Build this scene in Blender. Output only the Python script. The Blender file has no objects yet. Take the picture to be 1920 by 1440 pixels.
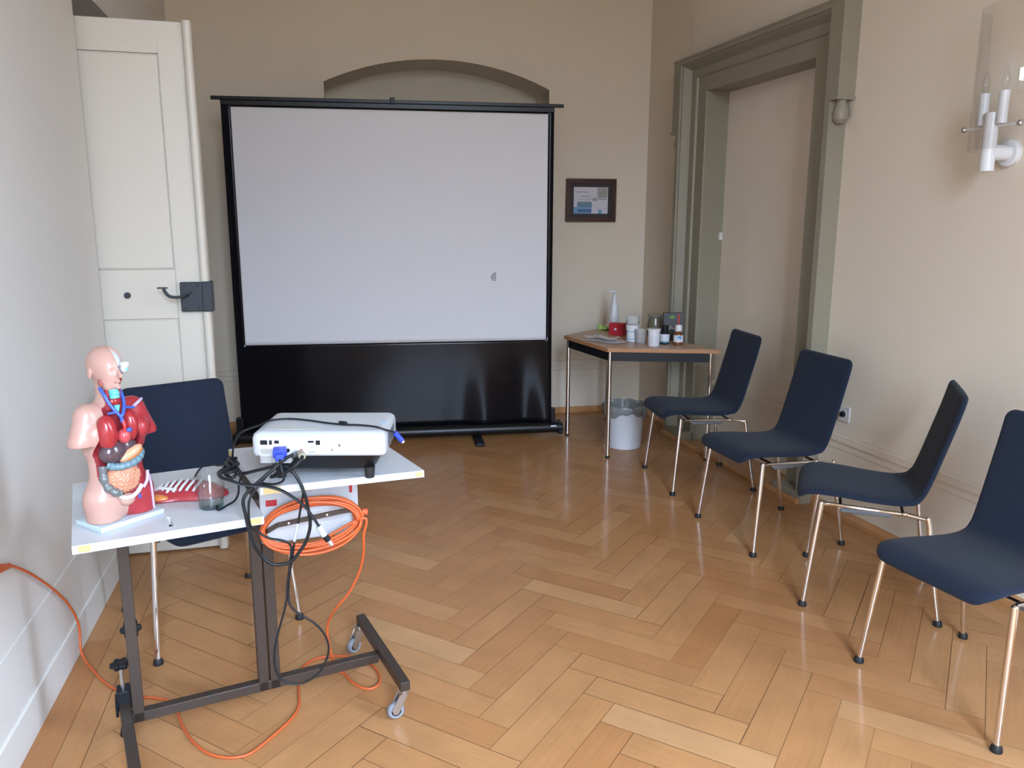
import bpy, math, random
import numpy as np
from mathutils import Vector, Matrix

random.seed(7)
SC = bpy.context.scene
COL = SC.collection
PI = math.pi

# ------------------------------------------------------------------ camera
CAM_H = 1.48
CAM_PITCH, CAM_YAW, CAM_ROLL = math.radians(11.33), math.radians(14.25), math.radians(0.14)
cam_data = bpy.data.cameras.new('camera')
cam_data.sensor_width = 36.0
cam_data.lens = 1494.6 / 1920 * 36.0
cam_data.clip_start = 0.05
cam = bpy.data.objects.new('camera', cam_data)
COL.objects.link(cam)
_fw = Vector((math.sin(CAM_YAW) * math.cos(CAM_PITCH), math.cos(CAM_YAW) * math.cos(CAM_PITCH), -math.sin(CAM_PITCH)))
_rt = Vector((math.cos(CAM_YAW), -math.sin(CAM_YAW), 0))
_up = _rt.cross(_fw)
_r2 = _rt * math.cos(CAM_ROLL) + _up * math.sin(CAM_ROLL)
_u2 = -_rt * math.sin(CAM_ROLL) + _up * math.cos(CAM_ROLL)
cam.matrix_world = Matrix(((_r2.x, _u2.x, -_fw.x, 0), (_r2.y, _u2.y, -_fw.y, 0), (_r2.z, _u2.z, -_fw.z, CAM_H), (0, 0, 0, 1)))
SC.camera = cam

# ------------------------------------------------------------------ light
SC.view_settings.view_transform = 'Standard'
SC.view_settings.look = 'None'
SC.view_settings.gamma = 1.0
SC.view_settings.use_curve_mapping = False
SC.view_settings.exposure = 0.38
world = bpy.data.worlds.new('sky')
SC.world = world
world.use_nodes = True
_nt = world.node_tree; _bg = _nt.nodes['Background']
_tc = _nt.nodes.new('ShaderNodeTexCoord'); _sp = _nt.nodes.new('ShaderNodeSeparateXYZ'); _cr = _nt.nodes.new('ShaderNodeValToRGB')
_nt.links.new(_tc.outputs['Generated'], _sp.inputs[0]); _mr = _nt.nodes.new('ShaderNodeMapRange')
_mr.inputs[1].default_value = -1; _mr.inputs[2].default_value = 1
_nt.links.new(_sp.outputs['Z'], _mr.inputs[0]); _nt.links.new(_mr.outputs[0], _cr.inputs[0]); _nt.links.new(_cr.outputs[0], _bg.inputs[0])
_e = _cr.color_ramp.elements                       # ground below the horizon, overcast sky above it
_e[0].position = 0.0; _e[0].color = (0.06, 0.06, 0.05, 1)
_e[1].position = 1.0; _e[1].color = (1.60, 2.00, 2.64, 1)
for _p, _c in ((0.50, (0.07, 0.07, 0.06, 1)), (0.52, (0.34, 0.38, 0.44, 1)), (0.58, (0.61, 0.765, 1.00, 1)), (0.70, (1.14, 1.43, 1.88, 1))):
    _x = _cr.color_ramp.elements.new(_p); _x.color = _c
_bg.inputs[1].default_value = 24.0

def window_portal(name, loc, direction, sx, sy):
    l = bpy.data.lights.new(name, 'AREA')
    l.shape = 'RECTANGLE'; l.size = sx; l.size_y = sy; l.cycles.is_portal = True
    o = bpy.data.objects.new(name, l); COL.objects.link(o)
    o.location = loc
    o.rotation_euler = Vector(direction).to_track_quat('-Z', 'Y').to_euler()
    return o
# daylight enters through the window in the rear wall and the window in the right wall, both behind the camera
window_portal('portal_rear_window', (0.50, -2.42, 2.40), (0, 1, 0), 1.5, 3.0)
window_portal('portal_right_window', (3.05, 0.17, 2.40), (-0.99905, -0.0436, 0), .92, 3.0)

# ------------------------------------------------------------------ materials
def mat(name, col, rough=0.5, metal=0.0, var=0.05, scale=20.0, bump=0.0, bscale=200.0, coat=0.0, coatr=0.1,
        spec=0.5, trans=0.0, ior=1.45, emit=None, es=0.0, sheen=0.0, alpha=1.0, sss=0.0):
    m = bpy.data.materials.new(name); m.use_nodes = True
    nt = m.node_tree; b = nt.nodes['Principled BSDF']
    b.inputs['Roughness'].default_value = rough
    b.inputs['Metallic'].default_value = metal
    b.inputs['Specular IOR Level'].default_value = spec
    b.inputs['Coat Weight'].default_value = coat
    b.inputs['Coat Roughness'].default_value = coatr
    b.inputs['Transmission Weight'].default_value = trans
    b.inputs['IOR'].default_value = ior
    b.inputs['Sheen Weight'].default_value = sheen
    b.inputs['Alpha'].default_value = alpha
    if sss: 
        b.inputs['Subsurface Weight'].default_value = sss
        b.inputs['Subsurface Scale'].default_value = 0.01
    if emit: b.inputs['Emission Color'].default_value = (*emit, 1); b.inputs['Emission Strength'].default_value = es
    tc = nt.nodes.new('ShaderNodeTexCoord')
    if var > 0:
        n = nt.nodes.new('ShaderNodeTexNoise'); n.inputs['Scale'].default_value = scale; n.inputs['Detail'].default_value = 4
        nt.links.new(tc.outputs['Object'], n.inputs['Vector'])
        r = nt.nodes.new('ShaderNodeMix'); r.data_type = 'RGBA'
        r.inputs[6].default_value = (*[max(0, c * (1 - var)) for c in col], 1)
        r.inputs[7].default_value = (*[min(1, c * (1 + var)) for c in col], 1)
        nt.links.new(n.outputs['Fac'], r.inputs[0]); nt.links.new(r.outputs[2], b.inputs['Base Color'])
    else:
        b.inputs['Base Color'].default_value = (*col, 1)
    if bump > 0:
        n2 = nt.nodes.new('ShaderNodeTexNoise'); n2.inputs['Scale'].default_value = bscale; n2.inputs['Detail'].default_value = 3
        nt.links.new(tc.outputs['Object'], n2.inputs['Vector'])
        bp = nt.nodes.new('ShaderNodeBump'); bp.inputs['Strength'].default_value = bump; bp.inputs['Distance'].default_value = 0.002
        nt.links.new(n2.outputs['Fac'], bp.inputs['Height']); nt.links.new(bp.outputs['Normal'], b.inputs['Normal'])
    return m

M = {}
M['wall'] = mat('painted_wall', (0.73, 0.64, 0.515), 0.75, var=0.015, scale=2.0, bump=0.12, bscale=60)
M['wall_white'] = mat('painted_wall_white', (0.69, 0.675, 0.635), 0.6, var=0.015, scale=2.0, bump=0.08, bscale=60)
M['ceiling'] = mat('ceiling_paint', (0.70, 0.60, 0.45), 0.9, var=0.01)
M['stone'] = mat('grey_green_paint', (0.27, 0.245, 0.18), 0.42, var=0.05, scale=6, bump=0.15, bscale=40)
M['door'] = mat('cream_door_paint', (0.60, 0.555, 0.475), 0.38, var=0.01, scale=3, bump=0.04, bscale=50)
M['iron'] = mat('black_iron', (0.025, 0.03, 0.037), 0.5, var=0.2, scale=40, bump=0.3, bscale=60)
M['chrome'] = mat('chrome', (0.82, 0.81, 0.80), 0.09, 1.0, var=0.02)
M['steel'] = mat('zinc_steel', (0.55, 0.56, 0.57), 0.3, 1.0, var=0.08)
M['navy'] = mat('navy_upholstery', (0.011, 0.017, 0.033), 0.9, var=0.12, scale=260, bump=0.35, bscale=900, sheen=0.06, spec=0.25)
M['blackrub'] = mat('black_rubber', (0.012, 0.012, 0.013), 0.6, var=0.05)
M['blackpl'] = mat('black_plastic', (0.009, 0.010, 0.013), 0.38, var=0.05, spec=0.3)
M['greypl'] = mat('grey_plastic', (0.10, 0.10, 0.105), 0.5, var=0.05)
M['blackcab'] = mat('black_cable', (0.009, 0.011, 0.013), 0.4, var=0.05, spec=0.35)
M['vinyl'] = mat('black_vinyl', (0.005, 0.005, 0.007), 0.17, var=0.0, spec=0.25)
M['alu'] = mat('black_anodised_aluminium', (0.012, 0.012, 0.013), 0.35, 0.3, var=0.05)
M['screen'] = mat('matt_white_screen', (0.72, 0.72, 0.75), 0.6, var=0.008, scale=1.2)
M['brown'] = mat('brown_enamelled_steel', (0.046, 0.033, 0.026), 0.38, 0.1, var=0.08, scale=30)
M['laminate'] = mat('white_laminate', (0.54, 0.555, 0.575), 0.32, var=0.015, scale=5)
M['chip'] = mat('bare_chipboard', (0.55, 0.42, 0.18), 0.7, var=0.2, scale=150, bump=0.4, bscale=300)
M['whitepl'] = mat('white_plastic', (0.47, 0.49, 0.515), 0.3, var=0.01, coat=0.1)
M['whitetub'] = mat('white_glossy_plastic', (0.72, 0.73, 0.74), 0.3, var=0.01, coat=0.1)
M['whitepl2'] = mat('off_white_plastic', (0.62, 0.61, 0.58), 0.4, var=0.02)
M['orange'] = mat('orange_cable', (0.56, 0.11, 0.03), 0.38, var=0.05, scale=60)
M['tablewood'] = mat('oak_edge', (0.42, 0.20, 0.085), 0.4, var=0.12, scale=30)
M['tabletop'] = mat('table_laminate', (0.50, 0.33, 0.22), 0.35, var=0.06, scale=8)
M['skirtwood'] = mat('oak_skirting', (0.50, 0.245, 0.095), 0.35, var=0.12, scale=14, coat=0.3)
M['picframe'] = mat('dark_walnut', (0.075, 0.035, 0.022), 0.35, var=0.2, scale=40)
M['picmat'] = mat('dark_brown_mount', (0.045, 0.035, 0.037), 0.7, var=0.05)
M['glass'] = mat('clear_glass', (0.97, 0.99, 0.99), 0.02, var=0.0, trans=1.0, ior=1.45)
M['thinglass'] = mat('thin_lamp_glass', (0.97, 0.99, 0.99), 0.02, var=0.0, trans=1.0, ior=1.12)
def thin_glass(name, gloss=0.09, tint=(0.97, 0.98, 0.98)):
    m = bpy.data.materials.new(name); m.use_nodes = True; nt = m.node_tree; nt.nodes.clear()
    o = nt.nodes.new('ShaderNodeOutputMaterial'); mx = nt.nodes.new('ShaderNodeMixShader'); tr = nt.nodes.new('ShaderNodeBsdfTransparent'); gl = nt.nodes.new('ShaderNodeBsdfGlossy')
    tr.inputs[0].default_value = (*tint, 1); gl.inputs['Roughness'].default_value = 0.02
    lw = nt.nodes.new('ShaderNodeLayerWeight'); lw.inputs[0].default_value = 0.25
    ml = nt.nodes.new('ShaderNodeMath'); ml.operation = 'MULTIPLY_ADD'; ml.inputs[1].default_value = 0.22; ml.inputs[2].default_value = gloss
    nt.links.new(lw.outputs['Facing'], ml.inputs[0]); nt.links.new(ml.outputs[0], mx.inputs[0]); nt.links.new(tr.outputs[0], mx.inputs[1]); nt.links.new(gl.outputs[0], mx.inputs[2]); nt.links.new(mx.outputs[0], o.inputs[0])
    return m
M['thinglass'] = thin_glass('thin_lamp_glass', 0.035, (.985, .985, .985))
M['tumbler'] = thin_glass('tumbler_glass', 0.07, (.93, .95, .95))
M['plasticclear'] = mat('clear_plastic', (0.93, 0.94, 0.95), 0.25, var=0.0, trans=0.8, ior=1.2)
M['bag'] = mat('translucent_bag', (0.62, 0.62, 0.66), 0.3, var=0.1, scale=60, trans=0.35, ior=1.1)
M['binbag'] = mat('grey_bin_liner', (0.20, 0.205, 0.20), 0.32, var=0.15, scale=60, bump=0.4, bscale=120)
M['bin'] = mat('grey_white_bin', (0.62, 0.63, 0.67), 0.4, var=0.01)
M['red'] = mat('red_card', (0.42, 0.02, 0.03), 0.4, var=0.05)
M['green'] = mat('light_green_wrapper', (0.42, 0.60, 0.16), 0.5, var=0.1)
M['gdark'] = mat('dark_grey_card', (0.075, 0.075, 0.082), 0.45, var=0.05)
M['amber'] = mat('amber_glass', (0.16, 0.05, 0.01), 0.12, var=0.05, coat=0.6)
M['label'] = mat('paper_label', (0.66, 0.68, 0.74), 0.5, var=0.02)
M['blue'] = mat('blue_plastic', (0.03, 0.06, 0.48), 0.4, var=0.05)
M['lightblue'] = mat('light_blue_print', (0.10, 0.32, 0.62), 0.5, var=0.05)
M['teal'] = mat('teal_print', (0.10, 0.28, 0.33), 0.5, var=0.05)
M['paper'] = mat('paper', (0.62, 0.60, 0.66), 0.6, var=0.03)
M['ink'] = mat('grey_ink', (0.18, 0.17, 0.19), 0.6, var=0.03)
M['skin'] = mat('model_skin', (0.48, 0.28, 0.225), 0.36, var=0.03, scale=12, coat=0.15)
M['muscle'] = mat('model_muscle', (0.36, 0.030, 0.038), 0.36, var=0.12, scale=30, coat=0.25)
M['darkred'] = mat('model_cavity', (0.25, 0.02, 0.028), 0.4, var=0.1, scale=30)
M['lung'] = mat('model_lung', (0.33, 0.022, 0.026), 0.26, var=0.12, scale=40, coat=0.4)
M['liver'] = mat('model_liver', (0.075, 0.045, 0.055), 0.2, var=0.1, scale=30, coat=0.5)
M['stomach'] = mat('model_stomach', (0.68, 0.36, 0.21), 0.3, var=0.08, scale=60, coat=0.3)
M['stomachb'] = mat('model_stomach_rim', (0.50, 0.16, 0.03), 0.3, var=0.08, scale=60, coat=0.3)
M['colon'] = mat('model_colon', (0.13, 0.22, 0.26), 0.35, var=0.2, scale=90, coat=0.3)
M['colon2'] = mat('model_caecum', (0.13, 0.14, 0.14), 0.3, var=0.1, scale=60, coat=0.3)
M['gut'] = mat('model_intestine', (0.57, 0.25, 0.15), 0.35, var=0.08, scale=60, coat=0.2)
M['vein'] = mat('model_vein', (0.04, 0.10, 0.42), 0.3, var=0.1, scale=60, coat=0.3)
M['artery'] = mat('model_artery', (0.55, 0.04, 0.04), 0.3, var=0.05, coat=0.3)
M['cyan'] = mat('model_larynx', (0.12, 0.52, 0.55), 0.3, var=0.08, scale=60, coat=0.3)
M['bone'] = mat('model_bone', (0.60, 0.60, 0.60), 0.35, var=0.03, coat=0.2)
M['lilac'] = mat('model_cartilage', (0.55, 0.42, 0.62), 0.35, var=0.08, scale=60, coat=0.2)
M['baseblue'] = mat('model_base', (0.50, 0.60, 0.65), 0.35, var=0.01)
M['liverorange'] = mat('model_fat', (0.60, 0.20, 0.05), 0.35, var=0.15, scale=60, coat=0.2)
M['tape'] = mat('grey_tape', (0.45, 0.47, 0.50), 0.4, var=0.08, scale=80)
M['metalplug'] = mat('plug_metal', (0.75, 0.75, 0.77), 0.25, 0.7, var=0.05)

def wood_floor():
    m = bpy.data.materials.new('herringbone_parquet'); m.use_nodes = True
    nt = m.node_tree; N = nt.nodes; L = nt.links; b = N['Principled BSDF']
    at = N.new('ShaderNodeAttribute'); at.attribute_name = 'tint'
    uv = N.new('ShaderNodeUVMap'); uv.uv_map = 'UVMap'
    mp = N.new('ShaderNodeMapping'); mp.inputs['Scale'].default_value = (1.6, 30, 1)
    L.new(uv.outputs[0], mp.inputs[0])
    nz = N.new('ShaderNodeTexNoise'); nz.inputs['Scale'].default_value = 3.0; nz.inputs['Detail'].default_value = 6; nz.inputs['Roughness'].default_value = 0.6
    L.new(mp.outputs[0], nz.inputs['Vector'])
    nb = N.new('ShaderNodeTexNoise'); nb.inputs['Scale'].default_value = 5.0; nb.inputs['Detail'].default_value = 3
    L.new(uv.outputs[0], nb.inputs['Vector'])
    cr = N.new('ShaderNodeValToRGB'); e = cr.color_ramp.elements
    e[0].position = 0.0; e[0].color = (0.27, 0.102, 0.035, 1)
    e[1].position = 1.0; e[1].color = (0.55, 0.34, 0.172, 1)
    x = cr.color_ramp.elements.new(0.35); x.color = (0.385, 0.168, 0.062, 1)
    x = cr.color_ramp.elements.new(0.7); x.color = (0.46, 0.238, 0.100, 1)
    L.new(at.outputs['Fac'], cr.inputs[0])
    ma = N.new('ShaderNodeMapRange'); ma.inputs[1].default_value = 0.3; ma.inputs[2].default_value = 0.7; ma.inputs[3].default_value = 0.93; ma.inputs[4].default_value = 1.06
    L.new(nz.outputs['Fac'], ma.inputs[0])
    mb = N.new('ShaderNodeMapRange'); mb.inputs[1].default_value = 0.3; mb.inputs[2].default_value = 0.7; mb.inputs[3].default_value = 0.90; mb.inputs[4].default_value = 1.06
    L.new(nb.outputs['Fac'], mb.inputs[0])
    mu = N.new('ShaderNodeMath'); mu.operation = 'MULTIPLY'; L.new(ma.outputs[0], mu.inputs[0]); L.new(mb.outputs[0], mu.inputs[1])
    vm = N.new('ShaderNodeVectorMath'); vm.operation = 'SCALE'; L.new(cr.outputs[0], vm.inputs[0]); L.new(mu.outputs[0], vm.inputs['Scale'])
    L.new(vm.outputs[0], b.inputs['Base Color'])
    b.inputs['Roughness'].default_value = 0.38
    b.inputs['Coat Weight'].default_value = 0.22
    b.inputs['Coat Roughness'].default_value = 0.12
    b.inputs['Specular IOR Level'].default_value = 0.12
    tc = N.new('ShaderNodeTexCoord'); n2 = N.new('ShaderNodeTexNoise'); n2.inputs['Scale'].default_value = 9; n2.inputs['Detail'].default_value = 2
    L.new(tc.outputs['Object'], n2.inputs['Vector'])
    bp = N.new('ShaderNodeBump'); bp.inputs['Strength'].default_value = 0.15; bp.inputs['Distance'].default_value = 0.004
    L.new(n2.outputs['Fac'], bp.inputs['Height']); L.new(bp.outputs[0], b.inputs['Normal']); L.new(bp.outputs[0], b.inputs['Coat Normal'])
    return m
M['floor'] = wood_floor()
M['gap'] = mat('dark_joint', (0.035, 0.018, 0.01), 0.9, var=0)

# ------------------------------------------------------------------ mesh helpers
def catmull(pts, n=8, closed=False):
    P = [Vector(p) for p in pts]; out = []
    k = len(P)
    rng = range(k) if closed else range(k - 1)
    for i in rng:
        if closed: p0, p1, p2, p3 = P[(i - 1) % k], P[i], P[(i + 1) % k], P[(i + 2) % k]
        else: p0 = P[max(i - 1, 0)]; p1 = P[i]; p2 = P[i + 1]; p3 = P[min(i + 2, k - 1)]
        for j in range(n):
            t = j / n
            out.append(0.5 * ((2 * p1) + (-p0 + p2) * t + (2 * p0 - 5 * p1 + 4 * p2 - p3) * t * t + (-p0 + 3 * p1 - 3 * p2 + p3) * t ** 3))
    if not closed: out.append(P[-1])
    return out

class MB:
    def __init__(self): self.v = []; self.f = []; self.m = []
    def add(self, vs, fs, mi=0, T=None):
        b = len(self.v)
        if T is not None: vs = [T @ Vector(p) for p in vs]
        self.v += [tuple(p) for p in vs]
        for i, f in enumerate(fs):
            self.f.append(tuple(b + k for k in f)); self.m.append(mi if isinstance(mi, int) else mi[i])
        return self
    def box(self, x0, x1, y0, y1, z0, z1, mi=0, T=None):
        vs = [(x, y, z) for z in (z0, z1) for y in (y0, y1) for x in (x0, x1)]
        return self.add(vs, [(0, 2, 3, 1), (4, 5, 7, 6), (0, 1, 5, 4), (2, 6, 7, 3), (0, 4, 6, 2), (1, 3, 7, 5)], mi, T)
    def beam(self, p0, p1, w, h, mi=0, up=(0, 0, 1)):
        p0 = Vector(p0); p1 = Vector(p1); d = (p1 - p0).normalized(); u = Vector(up)
        s = d.cross(u)
        if s.length < 1e-4: s = d.cross(Vector((1, 0, 0)))
        s.normalize(); u = s.cross(d).normalized()
        vs = []
        for p in (p0, p1):
            for a, b in ((-1, -1), (1, -1), (1, 1), (-1, 1)): vs.append(p + s * a * w / 2 + u * b * h / 2)
        return self.add(vs, [(0, 3, 2, 1), (4, 5, 6, 7), (0, 1, 5, 4), (1, 2, 6, 5), (2, 3, 7, 6), (3, 0, 4, 7)], mi)
    def prism(self, poly, z0, z1, mi=0, T=None):
        n = len(poly)
        vs = [(p[0], p[1], z0) for p in poly] + [(p[0], p[1], z1) for p in poly]
        fs = [tuple(range(n - 1, -1, -1)), tuple(range(n, 2 * n))] + [(i, (i + 1) % n, n + (i + 1) % n, n + i) for i in range(n)]
        return self.add(vs, fs, mi, T)
    def tube(self, pts, r, seg=10, mi=0, closed=False, flat=1.0, cap=True, T=None):
        P = [Vector(p) for p in pts]; n = len(P); R = r if isinstance(r, (list, tuple)) else [r] * n
        vs = []; prev = None
        for i, p in enumerate(P):
            if closed: d = P[(i + 1) % n] - P[i - 1]
            else: d = P[min(i + 1, n - 1)] - P[max(i - 1, 0)]
            d.normalize()
            if prev is None:
                a = Vector((0, 0, 1)) if abs(d.z) < 0.9 else Vector((1, 0, 0))
                s = d.cross(a).normalized()
            else:
                s = prev - d * prev.dot(d)
                s = s.normalized() if s.length > 1e-6 else d.cross(Vector((1, 0, 0))).normalized()
            prev = s; u = d.cross(s)
            for k in range(seg):
                a = 2 * PI * k / seg
                vs.append(p + s * math.cos(a) * R[i] + u * math.sin(a) * R[i] * flat)
        fs = []
        for i in range(n if closed else n - 1):
            j = (i + 1) % n
            for k in range(seg):
                fs.append((i * seg + k, i * seg + (k + 1) % seg, j * seg + (k + 1) % seg, j * seg + k))
        if not closed and cap:
            fs.append(tuple(range(seg - 1, -1, -1))); fs.append(tuple((n - 1) * seg + k for k in range(seg)))
        return self.add(vs, fs, mi, T)
    def cyl(self, p0, p1, r0, r1=None, seg=20, mi=0, T=None):
        return self.tube([p0, p1], [r0, r0 if r1 is None else r1], seg, mi, T=T)
    def lathe(self, prof, seg=28, mi=0, T=None, a0=0, a1=2 * PI):
        full = abs(a1 - a0 - 2 * PI) < 1e-6
        n = seg if full else seg + 1
        vs = []
        for r, z in prof:
            for k in range(n):
                a = a0 + (a1 - a0) * k / seg
                vs.append((r * math.cos(a), r * math.sin(a), z))
        fs = []
        for i in range(len(prof) - 1):
            for k in range(seg):
                k2 = (k + 1) % n if full else k + 1
                fs.append((i * n + k, i * n + k2, (i + 1) * n + k2, (i + 1) * n + k))
        if full:
            if prof[0][0] > 1e-5 and prof[0] != prof[-1]: fs.append(tuple(range(n - 1, -1, -1)))
            if prof[-1][0] > 1e-5 and prof[0] != prof[-1]: fs.append(tuple((len(prof) - 1) * n + k for k in range(n)))
        return self.add(vs, fs, mi, T)
    def ell(self, c, r, seg=20, rings=12, mi=0, T=None, fn=None):
        vs = []; fs = []
        for i in range(rings + 1):
            th = PI * i / rings
            for k in range(seg):
                a = 2 * PI * k / seg
                d = Vector((math.sin(th) * math.cos(a), math.sin(th) * math.sin(a), math.cos(th)))
                s = 1 + (fn(d) if fn else 0)
                vs.append((c[0] + r[0] * d.x * s, c[1] + r[1] * d.y * s, c[2] + r[2] * d.z * s))
        for i in range(rings):
            for k in range(seg):
                fs.append((i * seg + k, (i + 1) * seg + k, (i + 1) * seg + (k + 1) % seg, i * seg + (k + 1) % seg))
        return self.add(vs, fs, mi, T)
    def rings(self, rs, mi=0, cap=True):
        n = len(rs[0]); vs = [p for r in rs for p in r]; fs = []
        for i in range(len(rs) - 1):
            for k in range(n): fs.append((i * n + k, i * n + (k + 1) % n, (i + 1) * n + (k + 1) % n, (i + 1) * n + k))
        if cap: fs.append(tuple(range(n - 1, -1, -1))); fs.append(tuple((len(rs) - 1) * n + k for k in range(n)))
        return self.add(vs, fs, mi)
    def build(self, name, mats, parent=None, bevel=0.0, smooth=40, label=None, bseg=2):
        me = bpy.data.meshes.new(name)
        me.from_pydata(self.v, [], self.f)
        if not isinstance(mats, (list, tuple)): mats = [mats]
        for m in mats: me.materials.append(M[m] if isinstance(m, str) else m)
        me.polygons.foreach_set('material_index', self.m)
        me.validate(); me.update()
        import bmesh
        bm = bmesh.new(); bm.from_mesh(me); bmesh.ops.remove_doubles(bm, verts=bm.verts, dist=1e-6)
        bmesh.ops.recalc_face_normals(bm, faces=bm.faces); bm.to_mesh(me); bm.free()
        if smooth:
            me.polygons.foreach_set('use_smooth', [True] * len(me.polygons))
            me.set_sharp_from_angle(angle=math.radians(smooth))
        o = bpy.data.objects.new(name, me); COL.objects.link(o)
        if parent: o.parent = parent
        if bevel:
            b = o.modifiers.new('bevel', 'BEVEL'); b.width = bevel; b.segments = bseg; b.limit_method = 'ANGLE'; b.angle_limit = math.radians(50)
            b.harden_normals = False
        if label: o['label'] = label
        return o

def tag(o, label, cat, group=None, kind=None):
    if label: o['label'] = label
    if cat: o['category'] = cat
    if group: o['group'] = group
    if kind: o['kind'] = kind
    return o
def structure(o, label=None):
    o['kind'] = 'structure'
    if label: o['label'] = label
    return o
def thing(name, label, cat, loc=(0, 0, 0), rz=0.0, group=None):
    o = bpy.data.objects.new(name, None); COL.objects.link(o)
    o.empty_display_size = 0.05
    o.location = loc; o.rotation_euler = (0, 0, rz)
    return tag(o, label, cat, group)
def copy_tree(o, parent=None):
    c = o.copy(); COL.objects.link(c)
    if parent: c.parent = parent
    for ch in list(o.children): copy_tree(ch, c)
    return c

# ------------------------------------------------------------------ implicit surfaces (for the anatomical model)
def surface_nets(fn, lo, hi, h):
    lo = np.array(lo, float); hi = np.array(hi, float)
    n = np.ceil((hi - lo) / h).astype(int) + 1
    ax = [lo[i] + h * np.arange(n[i]) for i in range(3)]
    X, Y, Z = np.meshgrid(*ax, indexing='ij')
    F = fn(X, Y, Z).astype(np.float32)
    S = F < 0
    cs = [(i, j, k) for i in (0, 1) for j in (0, 1) for k in (0, 1)]
    def sl(A, c): return A[c[0]:A.shape[0] - 1 + c[0], c[1]:A.shape[1] - 1 + c[1], c[2]:A.shape[2] - 1 + c[2]]
    cnt = sum(sl(S, c).astype(int) for c in cs)
    mask = (cnt > 0) & (cnt < 8)
    idx = -np.ones(mask.shape, int); I = np.argwhere(mask); idx[mask] = np.arange(len(I))
    acc = np.zeros((len(I), 3)); num = np.zeros(len(I))
    for a in cs:
        for ax_ in range(3):
            if a[ax_] == 0:
                b = list(a); b[ax_] = 1; b = tuple(b)
                fa = sl(F, a)[mask]; fb = sl(F, b)[mask]
                cr = (fa < 0) != (fb < 0)
                t = np.where(cr, fa / np.where(np.abs(fa - fb) < 1e-12, 1, fa - fb), 0)
                p = np.tile(np.array(a, float), (len(I), 1)); p[:, ax_] += t
                acc[cr] += p[cr]; num[cr] += 1
    V = lo + h * (I + acc / num[:, None])
    Q = []
    for ax_ in range(3):
        o1, o2 = [(1, 2), (2, 0), (0, 1)][ax_]
        A = np.moveaxis(S, ax_, 0)
        d = np.argwhere(np.take(S, range(0, S.shape[ax_] - 1), ax_) != np.take(S, range(1, S.shape[ax_]), ax_))
        ok = (d[:, o1] > 0) & (d[:, o2] > 0) & (d[:, o1] < S.shape[o1] - 1) & (d[:, o2] < S.shape[o2] - 1)
        d = d[ok]
        def c(da, db):
            q = d.copy(); q[:, o1] += da; q[:, o2] += db
            return idx[q[:, 0], q[:, 1], q[:, 2]]
        q = np.stack([c(-1, -1), c(0, -1), c(0, 0), c(-1, 0)], 1)
        fl = S[d[:, 0], d[:, 1], d[:, 2]]
        q[~fl] = q[~fl][:, ::-1]
        Q.append(q)
    return V, np.concatenate(Q)
def nets_object(name, fn, lo, hi, h, mats, parent, matfn=None, smooth_it=2, label=None):
    V, Q = surface_nets(fn, lo, hi, h)
    # light Laplacian smoothing
    for _ in range(smooth_it):
        acc = np.zeros_like(V); num = np.zeros(len(V))
        for a, b in ((0, 1), (1, 2), (2, 3), (3, 0)):
            np.add.at(acc, Q[:, a], V[Q[:, b]]); np.add.at(acc, Q[:, b], V[Q[:, a]])
            np.add.at(num, Q[:, a], 1); np.add.at(num, Q[:, b], 1)
        V = V * 0.4 + 0.6 * acc / num[:, None]
    me = bpy.data.meshes.new(name)
    me.from_pydata(V.tolist(), [], Q.tolist())
    for m in mats: me.materials.append(M[m])
    if matfn is not None:
        c = V[Q].mean(1); me.polygons.foreach_set('material_index', matfn(c).astype(int).tolist())
    me.polygons.foreach_set('use_smooth', [True] * len(me.polygons))
    me.update()
    o = bpy.data.objects.new(name, me); COL.objects.link(o); o.parent = parent
    if label: o['label'] = label
    return o
def sd_ell(X, Y, Z, c, r):
    x, y, z = X - c[0], Y - c[1], Z - c[2]
    k0 = np.sqrt((x / r[0]) ** 2 + (y / r[1]) ** 2 + (z / r[2]) ** 2)
    k1 = np.sqrt((x / r[0] ** 2) ** 2 + (y / r[1] ** 2) ** 2 + (z / r[2] ** 2) ** 2) + 1e-9
    return k0 * (k0 - 1) / k1
def sd_cap(X, Y, Z, a, b, r0, r1=None):
    r1 = r0 if r1 is None else r1
    a = np.array(a, float); b = np.array(b, float); d = b - a
    t = np.clip(((X - a[0]) * d[0] + (Y - a[1]) * d[1] + (Z - a[2]) * d[2]) / (d @ d), 0, 1)
    return np.sqrt((X - a[0] - t * d[0]) ** 2 + (Y - a[1] - t * d[1]) ** 2 + (Z - a[2] - t * d[2]) ** 2) - (r0 + (r1 - r0) * t)
def smin(a, b, k):
    h = np.clip(0.5 + 0.5 * (b - a) / k, 0, 1)
    return b * (1 - h) + a * h - k * h * (1 - h)
def smax(a, b, k): return -smin(-a, -b, k)

# ------------------------------------------------------------------ the room
LX = -0.846                      # plane of the left wall
KD = Vector((0.99905, -0.0436, 0)); KN = Vector((-0.0436, -0.99905, 0))   # back wall: along, into the room
K0 = Vector((1.855, 5.962, 0))
RO_ = Vector((2.531, 5.558, 0)); RD = Vector((0.0436, -0.99905, 0)); RN = Vector((-0.99905, -0.0436, 0))  # right wall: towards the camera, into the room
CEIL = 4.3
REAR = -2.20
def wall_matrix(o, d, n):      # local x along the wall, y out of the wall into the room, z up
    return Matrix(((d.x, n.x, 0, o.x), (d.y, n.y, 0, o.y), (0, 0, 1, 0), (0, 0, 0, 1)))
MK = wall_matrix(K0, KD, KN)
MR = wall_matrix(RO_, RD, RN)

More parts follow.
